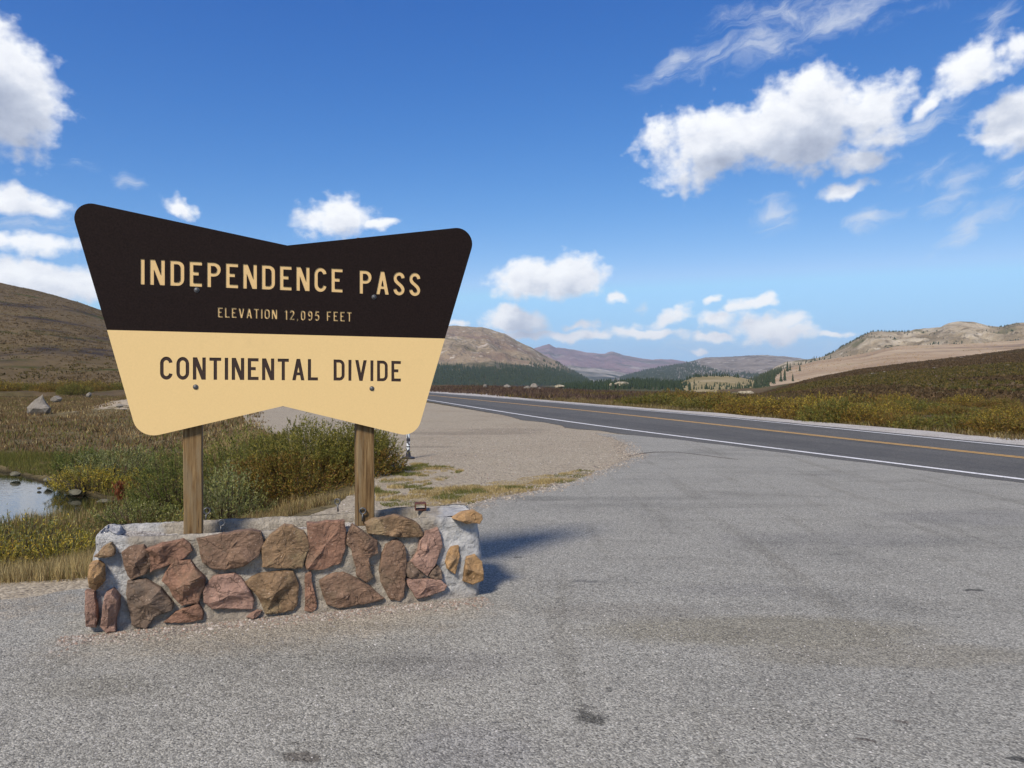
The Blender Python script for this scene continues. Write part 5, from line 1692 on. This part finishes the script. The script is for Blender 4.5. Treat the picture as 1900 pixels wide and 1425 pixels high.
def flat_solid(name, loops, d0, d1, mat, parent=None, smooth_shade=False):
    """filled 2-D outline with holes, extruded from depth d0 to d1 in panel space"""
    cu = bpy.data.curves.new(name, 'CURVE')
    cu.dimensions = '2D'
    cu.fill_mode = 'BOTH'
    cu.extrude = (d1 - d0) / 2
    for lp in loops:
        sp = cu.splines.new('POLY')
        sp.points.add(len(lp) - 1)
        for i, (x, y) in enumerate(lp):
            sp.points[i].co = (x, y, 0, 1)
        sp.use_cyclic_u = True
    ob = bpy.data.objects.new('tmp', cu)
    COL.objects.link(ob)
    dg = bpy.context.evaluated_depsgraph_get()
    me = bpy.data.meshes.new_from_object(ob.evaluated_get(dg))
    bpy.data.objects.remove(ob)
    bpy.data.curves.remove(cu)
    me.name = name
    mid = (d0 + d1) / 2
    for v in me.vertices:
        t, z, d = v.co.x, v.co.y, v.co.z + mid
        v.co = PW(t, z, d)
    if me.polygons:
        # make normals face outward: curve fills come with +z up, the panel's d axis keeps that orientation mirrored
        pass
    me.materials.clear()
    return link(name, me, mat, parent)


corners = [(125.5, 367.4), (533, 455.4), (887.8, 418.4), (825.6, 628.2), (771.6, 812.6), (525, 753.4), (257.1, 815.6), (198.6, 612.2)]
PC = [panel_px(x, y) for x, y in corners]
tops = [PC[7], PC[0], PC[1], PC[2], PC[3]]
bots = [PC[3], PC[4], PC[5], PC[6], PC[7]]
top_loop = fillet(tops, [0, 0.10, 0, 0.115, 0])
bot_loop = fillet(bots, [0, 0.125, 0, 0.13, 0])
full_loop = fillet(PC, [0.10, 0, 0.115, 0, 0.125, 0, 0.13, 0])


# ---- letters: outlines in a unit-height box
def arc(cx, cy, rx, ry, a0, a1, n=10):
    return [(cx + rx * math.cos(math.radians(a0 + (a1 - a0) * i / n)), cy + ry * math.sin(math.radians(a0 + (a1 - a0) * i / n))) for i in range(n + 1)]


def catmull(pts, n=6):
    P = [np.array(p, float) for p in pts]
    P = [2 * P[0] - P[1]] + P + [2 * P[-1] - P[-2]]
    out = []
    for i in range(1, len(P) - 2):
        for j in range(n):
            t = j / n
            out.append(0.5 * (2 * P[i] + (P[i + 1] - P[i - 1]) * t + (2 * P[i - 1] - 5 * P[i] + 4 * P[i + 1] - P[i + 2]) * t * t + (3 * P[i] - P[i - 1] - 3 * P[i + 1] + P[i + 2]) * t ** 3))
    out.append(P[-2])
    return [tuple(p) for p in out]


def band(cl, w):
    P = np.array(cl)
    T = np.zeros_like(P)
    seg = np.diff(P, axis=0)
    seg /= np.linalg.norm(seg, axis=1, keepdims=True)
    T[0], T[-1] = seg[0], seg[-1]
    T[1:-1] = seg[:-1] + seg[1:]
    T /= np.linalg.norm(T, axis=1, keepdims=True)
    N = np.stack([-T[:, 1], T[:, 0]], -1)
    sc_ = np.ones(len(P))
    for i in range(1, len(P) - 1):
        sc_[i] = 1 / max(0.5, np.dot(T[i], seg[i]))
    return [tuple(p) for p in P + N * (w / 2 * sc_)[:, None]] + [tuple(p) for p in (P - N * (w / 2 * sc_)[:, None])[::-1]]


def stadium(x0, x1, y0, y1, n=12):
    r = (x1 - x0) / 2
    ry = min(r * 1.15, (y1 - y0) / 2)
    cx = (x0 + x1) / 2
    return arc(cx, y1 - ry, r, ry, 0, 180, n) + arc(cx, y0 + ry, r, ry, 180, 360, n)


def glyph(c, w):
    h = w / 2
    if c == 'I': return w, [[(0, 0), (w, 0), (w, 1), (0, 1)]]
    if c == 'L': W = .50; return W, [[(0, 0), (W, 0), (W, w * .92), (w, w * .92), (w, 1), (0, 1)]]
    if c == 'T': W = .54; m = W / 2; return W, [[(m - h, 0), (m + h, 0), (m + h, 1 - w * .92), (W, 1 - w * .92), (W, 1), (0, 1), (0, 1 - w * .92), (m - h, 1 - w * .92)]]
    if c == 'E':
        W = .51; b = w * .92
        return W, [[(0, 0), (W, 0), (W, b), (w, b), (w, .5 - b / 2 + .02), (W * .74, .5 - b / 2 + .02), (W * .74, .5 + b / 2 + .02), (w, .5 + b / 2 + .02), (w, 1 - b), (W, 1 - b), (W, 1), (0, 1)]]
    if c == 'F':
        W = .50; b = w * .92
        return W, [[(0, 0), (w, 0), (w, .48 - b / 2), (W * .78, .48 - b / 2), (W * .78, .48 + b / 2), (w, .48 + b / 2), (w, 1 - b), (W, 1 - b), (W, 1), (0, 1)]]
    if c == 'N':
        W, a = .585, w * 1.22
        y1 = w / (W - a)
        return W, [[(0, 0), (w, 0), (w, 1 - y1), (W - a, 0), (W, 0), (W, 1), (W - w, 1), (W - w, y1), (a, 1), (0, 1)]]
    if c in 'VA':
        W, a, b = .60, w * 1.08, w * .56
        yv = (a - b) / (W / 2 - b)
        if c == 'V':
            return W, [[(0, 1), (W / 2 - b, 0), (W / 2 + b, 0), (W, 1), (W - a, 1), (W / 2, yv), (a, 1)]]
        ya = 1 - yv
        xl = lambda y: a + (W / 2 - a) * y / ya
        b0, b1 = .235, .235 + w * .85
        return W, [[(0, 0), (a, 0), (xl(b0), b0), (W - xl(b0), b0), (W - a, 0), (W, 0), (W / 2 + b, 1), (W / 2 - b, 1)],
                   [(xl(b1), b1), (W / 2, ya), (W - xl(b1), b1)]]
    if c == 'P':
        W, R, b = .56, .285, w * .92
        return W, [[(0, 0), (w, 0), (w, 1 - 2 * R)] + arc(W - R, 1 - R, R, R, -90, 90) + [(0, 1)],
                   [(w, 1 - 2 * R + b), (w, 1 - b)] + arc(W - R, 1 - R, R - w, R - b, 90, -90)]
    if c == 'D':
        W, R, b = .565, .27, w * .92
        return W, [[(0, 0)] + arc(W - R, R, R, R, -90, 0) + arc(W - R, 1 - R, R, R, 0, 90) + [(0, 1)],
                   [(w, b), (w, 1 - b)] + arc(W - R, 1 - R, R - w, R - b, 90, 0) + arc(W - R, R, R - w, R - b, 0, -90)]
    if c == 'O': W = .575; return W, [stadium(0, W, -.01, 1.01), stadium(w, W - w, w * .95, 1 - w * .95)]
    if c == '0': W = .50; return W, [stadium(0, W, -.01, 1.01), stadium(w, W - w, w * .95, 1 - w * .95)]
    if c == 'C':
        W = .555; r = (W - w) / 2; cx = W / 2; ry = r * 1.12
        cl = arc(cx, 1 - h - ry + .01, r, ry, 8, 180, 14) + arc(cx, h + ry - .01, r, ry, 180, 352, 14)
        return W, [band(cl, w)]
    if c == 'S':
        W = .55
        sx = lambda q: h + q * (W - w)
        cl = catmull([(sx(1.0), .74), (sx(.93), .84), (sx(.72), .915), (sx(.48), .928), (sx(.2), .88), (sx(.04), .77), (sx(.08), .65), (sx(.28), .555), (sx(.55), .475), (sx(.83), .375), (sx(.98), .26), (sx(.9), .145), (sx(.68), .083), (sx(.45), .07), (sx(.2), .115), (sx(.05), .20), (sx(.0), .27)], 4)
        return W, [band(cl, w)]
    if c == '1': W = .27; return W, [[(W - w, 0), (W, 0), (W, 1), (W - w * .8, 1), (0, .84), (0, .72), (W - w, .80)]]
    if c == '2':
        W = .50
        cl = catmull([(h, .72), (h + .04, .84), (W * .35, .92), (W * .62, .92), (W - h - .02, .82), (W - h, .68), (W - h - .07, .52), (W * .45, .33), (h * 1.3, .09)], 4) + [(h * 1.05, h * .93), (W, h * .93)]
        return W, [band(cl, w)]
    if c == '9':
        W = .50
        cl = catmull([(h + .01, .2), (h + .06, .11), (W * .5, .07), (W - h - .05, .15), (W - h, .36), (W - h, .70), (W - h - .05, .86), (W * .5, .925), (h + .05, .86), (h, .70), (h + .05, .54), (W * .48, .48), (W - w - .035, .52)], 4)
        return W, [band(cl, w)]
    if c == '5':
        W = .50
        cl = [(W - .03, 1 - h), (w * .9, 1 - h), (h * 1.2, .56)] + catmull([(h * 1.5, .55), (W * .5, .605), (W - h - .04, .52), (W - h, .35), (W - h - .05, .16), (W * .48, .07), (h + .05, .12), (h, .22)], 4)[1:]
        return W, [band(cl, w)]
    if c == ',': W = .14; return W, [[(0.0, -.16), (.05, -.16), (.14, 0.0), (.14, .13), (.02, .13), (.02, 0.0)]]
    raise KeyError(c)


def word(text, x0, y0t, y0b, x1, y1t, y1b, w):
    """set one word between the measured pixel positions of its first and last edge"""
    t0, zt0 = panel_px(x0, y0t); _, zb0 = panel_px(x0, y0b)
    t1, zt1 = panel_px(x1, y1t); _, zb1 = panel_px(x1, y1b)
    hgt = ((zt0 - zb0) + (zt1 - zb1)) / 2
    gl = [(g_[0] * 0.92, [[(x * 0.92, y) for x, y in lp] for lp in g_[1]]) for g_ in (glyph(c, w) for c in text)]
    tot = sum(g[0] for g in gl) * hgt
    gap = (t1 - t0 - tot) / max(1, len(text) - 1)
    out, t = [], t0
    for g, c in zip(gl, text):
        loops = []
        for lp in g[1]:
            loops.append([(t + x * hgt, (zb0 + (zb1 - zb0) * (t + x * hgt - t0) / (t1 - t0)) + y * hgt) for x, y in lp])
        out.append(loops)
        k_ = gap
        t += g[0] * hgt + k_
    return out


words_top = [word('INDEPENDENCE', 260.5, 480, 527.5, 635.5, 499, 542.5, .158), word('PASS', 667, 500.5, 544.5, 780, 507.5, 549, .158),
             word('ELEVATION', 404, 570, 588.5, 514, 574, 592, .155), word('12,095', 528, 575, 593, 592.5, 577, 595, .155), word('FEET', 606, 577, 595, 652.5, 579, 596.5, .155)]
words_bot = [word('CONTINENTAL', 297, 662, 704, 590, 666.5, 706, .158), word('DIVIDE', 619, 667, 706, 744, 670, 708, .158)]


def paint(name, c, var=0.08, rough=0.5, spec=0.3):
    return layered(name, [(0.3, tuple(q * (1 - var) for q in c)), (0.7, tuple(min(1, q * (1 + var)) for q in c))], [(3.0, 0.6, 0.8, tuple(q * 0.9 for q in c))],
                   rough=rough, base_scale=90, bumps=[(260, 0.0006, (1, 1, 1))], spec=spec)


m_brown = paint('brown_board', (0.0125, 0.0075, 0.0065), 0.4, 0.8, 0.12)
m_tanb = paint('tan_board', (0.71, 0.505, 0.225), 0.03, 0.55)
m_tanl = paint('tan_letter', (0.66, 0.45, 0.20), 0.04, 0.6)
m_brownl = paint('brown_letter', (0.035, 0.020, 0.015), 0.3, 0.6)
DEP = 0.0065
flat_solid('brown_face', [top_loop] + [lp for wd in words_top for g in wd for lp in g], -DEP, 0.0, m_brown, sign)['label'] = 'dark brown upper half of the board'
flat_solid('tan_face', [bot_loop] + [lp for wd in words_bot for g in wd for lp in g], -DEP, 0.0, m_tanb, sign)['label'] = 'tan lower half of the board'
flat_solid('board', [full_loop], -DEP - 0.036, -DEP, m_brown, sign)
for ws, mt in ((words_top, m_tanl), (words_bot, m_brownl)):
    for wd in ws:
        for g in wd:
            flat_solid('letter', g, -DEP, -DEP + 0.0018, mt, sign)

# bolts
for (x, y) in [(365, 538), (694, 551), (363, 718), (690, 721)]:
    t, z = panel_px(x, y)
    V, Fs = [], []
    n = 16
    for r_, d in ((0.0175, 0.0), (0.0175, 0.002), (0.0135, 0.0025), (0.013, 0.006), (0.009, 0.009), (0.004, 0.0105)):
        for i in range(n):
            a = 6.28318 * i / n
            V.append(PW(t + r_ * math.cos(a), z + r_ * math.sin(a), d))
    for k_ in range(5):
        for i in range(n):
            j = (i + 1) % n
            Fs.append([k_ * n + i, k_ * n + j, (k_ + 1) * n + j, (k_ + 1) * n + i])
    Fs.append([5 * n + i for i in range(n)])
    link('bolt', py_mesh('bolt', V, Fs), m_steel, sign)


def wood_material():
    m_, k_, bs, out = new_mat('treated_timber')
    P = k_.new('ShaderNodeTexCoord').outputs['Object']
    st = k_.xform(P, scale=(1, 1, 0.05))
    n0 = k_.noise(st, 60, 6, 0.65)
    col = k_.ramp(n0, [(0.3, (0.05, 0.027, 0.010)), (0.46, (0.135, 0.078, 0.030)), (0.6, (0.215, 0.138, 0.060)), (0.78, (0.33, 0.235, 0.115))])
    n1 = k_.noise(k_.xform(P, loc=(3, 1, 0), scale=(1, 1, 0.12)), 14, 4, 0.6)
    col = k_.mix(k_.rng(n1, 0.5, 0.66, 0, 0.7), col, (0.20, 0.15, 0.085))
    n2 = k_.noise(k_.xform(P, loc=(9, 4, 1), scale=(1, 1, 0.03)), 85, 3, 0.5)
    crack = k_.rng(n2, 0.66, 0.70)
    col = k_.mix(crack, col, (0.035, 0.02, 0.012))
    sp = k_.new('ShaderNodeSeparateXYZ', {0: P})
    k_.put(bs.inputs['Base Color'], col)
    b1 = k_.new('ShaderNodeBump', {'Strength': 1.0, 'Distance': 0.003, 'Height': n0})
    k_.put(bs.inputs['Normal'], b1.outputs[0])
    bs.inputs['Roughness'].default_value = 0.75
    return m_


m_wood = wood_material()
for (xa, xb) in [(341, 375), (661, 695)]:
    # post front face just behind the board
    xm = (xa + xb) / 2
    u = (xm - 950) / F
    D = (CP + 0.062) / (1 - KW * u)
    w = (xb - xa) / F * D / 2 * 0.955
    X = u * D
    dB = 0.058
    c0 = (X * TX + (D - CP) * TY)
    V, Fs = [], []
    ring = [(-w, 0), (-w + .006, -.006), (w - .006, -.006), (w, 0), (w, .115), (w - .006, .121), (-w + .006, .121), (-w, .115)]
    zs = np.linspace(0.30, 2.62, 30)
    for z in zs:
        for (a, b) in ring:
            wob = 0.0015 * math.sin(z * 7 + a * 50)
            p = PW(c0 + a + wob, z, -DEP - 0.036 - 0.007 - b)
            V.append(p)
    m_ = len(ring)
    for i in range(len(zs) - 1):
        for j in range(m_):
            j2 = (j + 1) % m_
            Fs.append([i * m_ + j, i * m_ + j2, (i + 1) * m_ + j2, (i + 1) * m_ + j])
    Fs.append(list(range(m_))[::-1]); Fs.append([(len(zs) - 1) * m_ + j for j in range(m_)])
    link('post', py_mesh('post', V, Fs), m_wood, sign)

# ------------------------------------------------------------------ delineator post behind the sign
mp = empty('marker_post', G(757.5, 850))
tag(mp, 'slim white marker post with dark peeling bands behind the sign\'s right corner', 'post')
m_mw = layered('marker_white', [(0.3, (0.55, 0.62, 0.66)), (0.7, (0.80, 0.80, 0.80))], [(14, 0.5, 0.53, (0.03, 0.03, 0.04), (1, 1, 0.6))], rough=0.5, base_scale=3)
m_mb = layered('marker_black', [(0.3, (0.02, 0.02, 0.025)), (0.7, (0.05, 0.05, 0.06))], rough=0.5, base_scale=5)
V, Fs = [], []
tube(V, Fs, 0.02, 0.98, 0.034, 14)
link('tube', py_mesh('tube', V, Fs, False), m_mw, mp)
for z0, z1 in ((0.34, 0.40), (0.22, 0.245), (0.72, 0.80)):
    V, Fs = [], []
    tube(V, Fs, z0, z1, 0.036, 14)
    link('dark_band', py_mesh('dark_band', V, Fs, False), m_mb, mp)
V, Fs = [], []
n = 14
for r_, z in ((0.13, -0.012), (0.13, 0.02), (0.055, 0.035), (0.044, 0.11), (0.035, 0.12)):
    for i in range(n):
        V.append((r_ * math.cos(6.28318 * i / n), r_ * math.sin(6.28318 * i / n), z))
for k_ in range(4):
    for i in range(n):
        Fs.append([k_ * n + i, k_ * n + (i + 1) % n, (k_ + 1) * n + (i + 1) % n, (k_ + 1) * n + i])
link('base', py_mesh('base', V, Fs), m_mb, mp)

# ------------------------------------------------------------------ haze: one closed box of thin air round camera and scene
bx = [(-14500, 14500), (-14500, 14500), (-120, 500)]
V = [(x, y, z) for x in bx[0] for y in bx[1] for z in bx[2]]
Fs = [[0, 1, 3, 2], [4, 6, 7, 5], [0, 4, 5, 1], [2, 3, 7, 6], [0, 2, 6, 4], [1, 5, 7, 3]]
m_haze = bpy.data.materials.new('haze')
m_haze.use_nodes = True
kh = NT(m_haze.node_tree)
kh.n.clear()
ho = kh.new('ShaderNodeOutputMaterial')
pv = kh.new('ShaderNodeVolumePrincipled')
pv.inputs['Color'].default_value = (0.80, 0.90, 1.0, 1)
pv.inputs['Density'].default_value = 0.000065
pv.inputs['Anisotropy'].default_value = 0.2
kh.put(ho.inputs['Volume'], pv.outputs[0])
hz = link('haze', py_mesh('haze', V, Fs), m_haze)
tag(hz, kind='stuff')
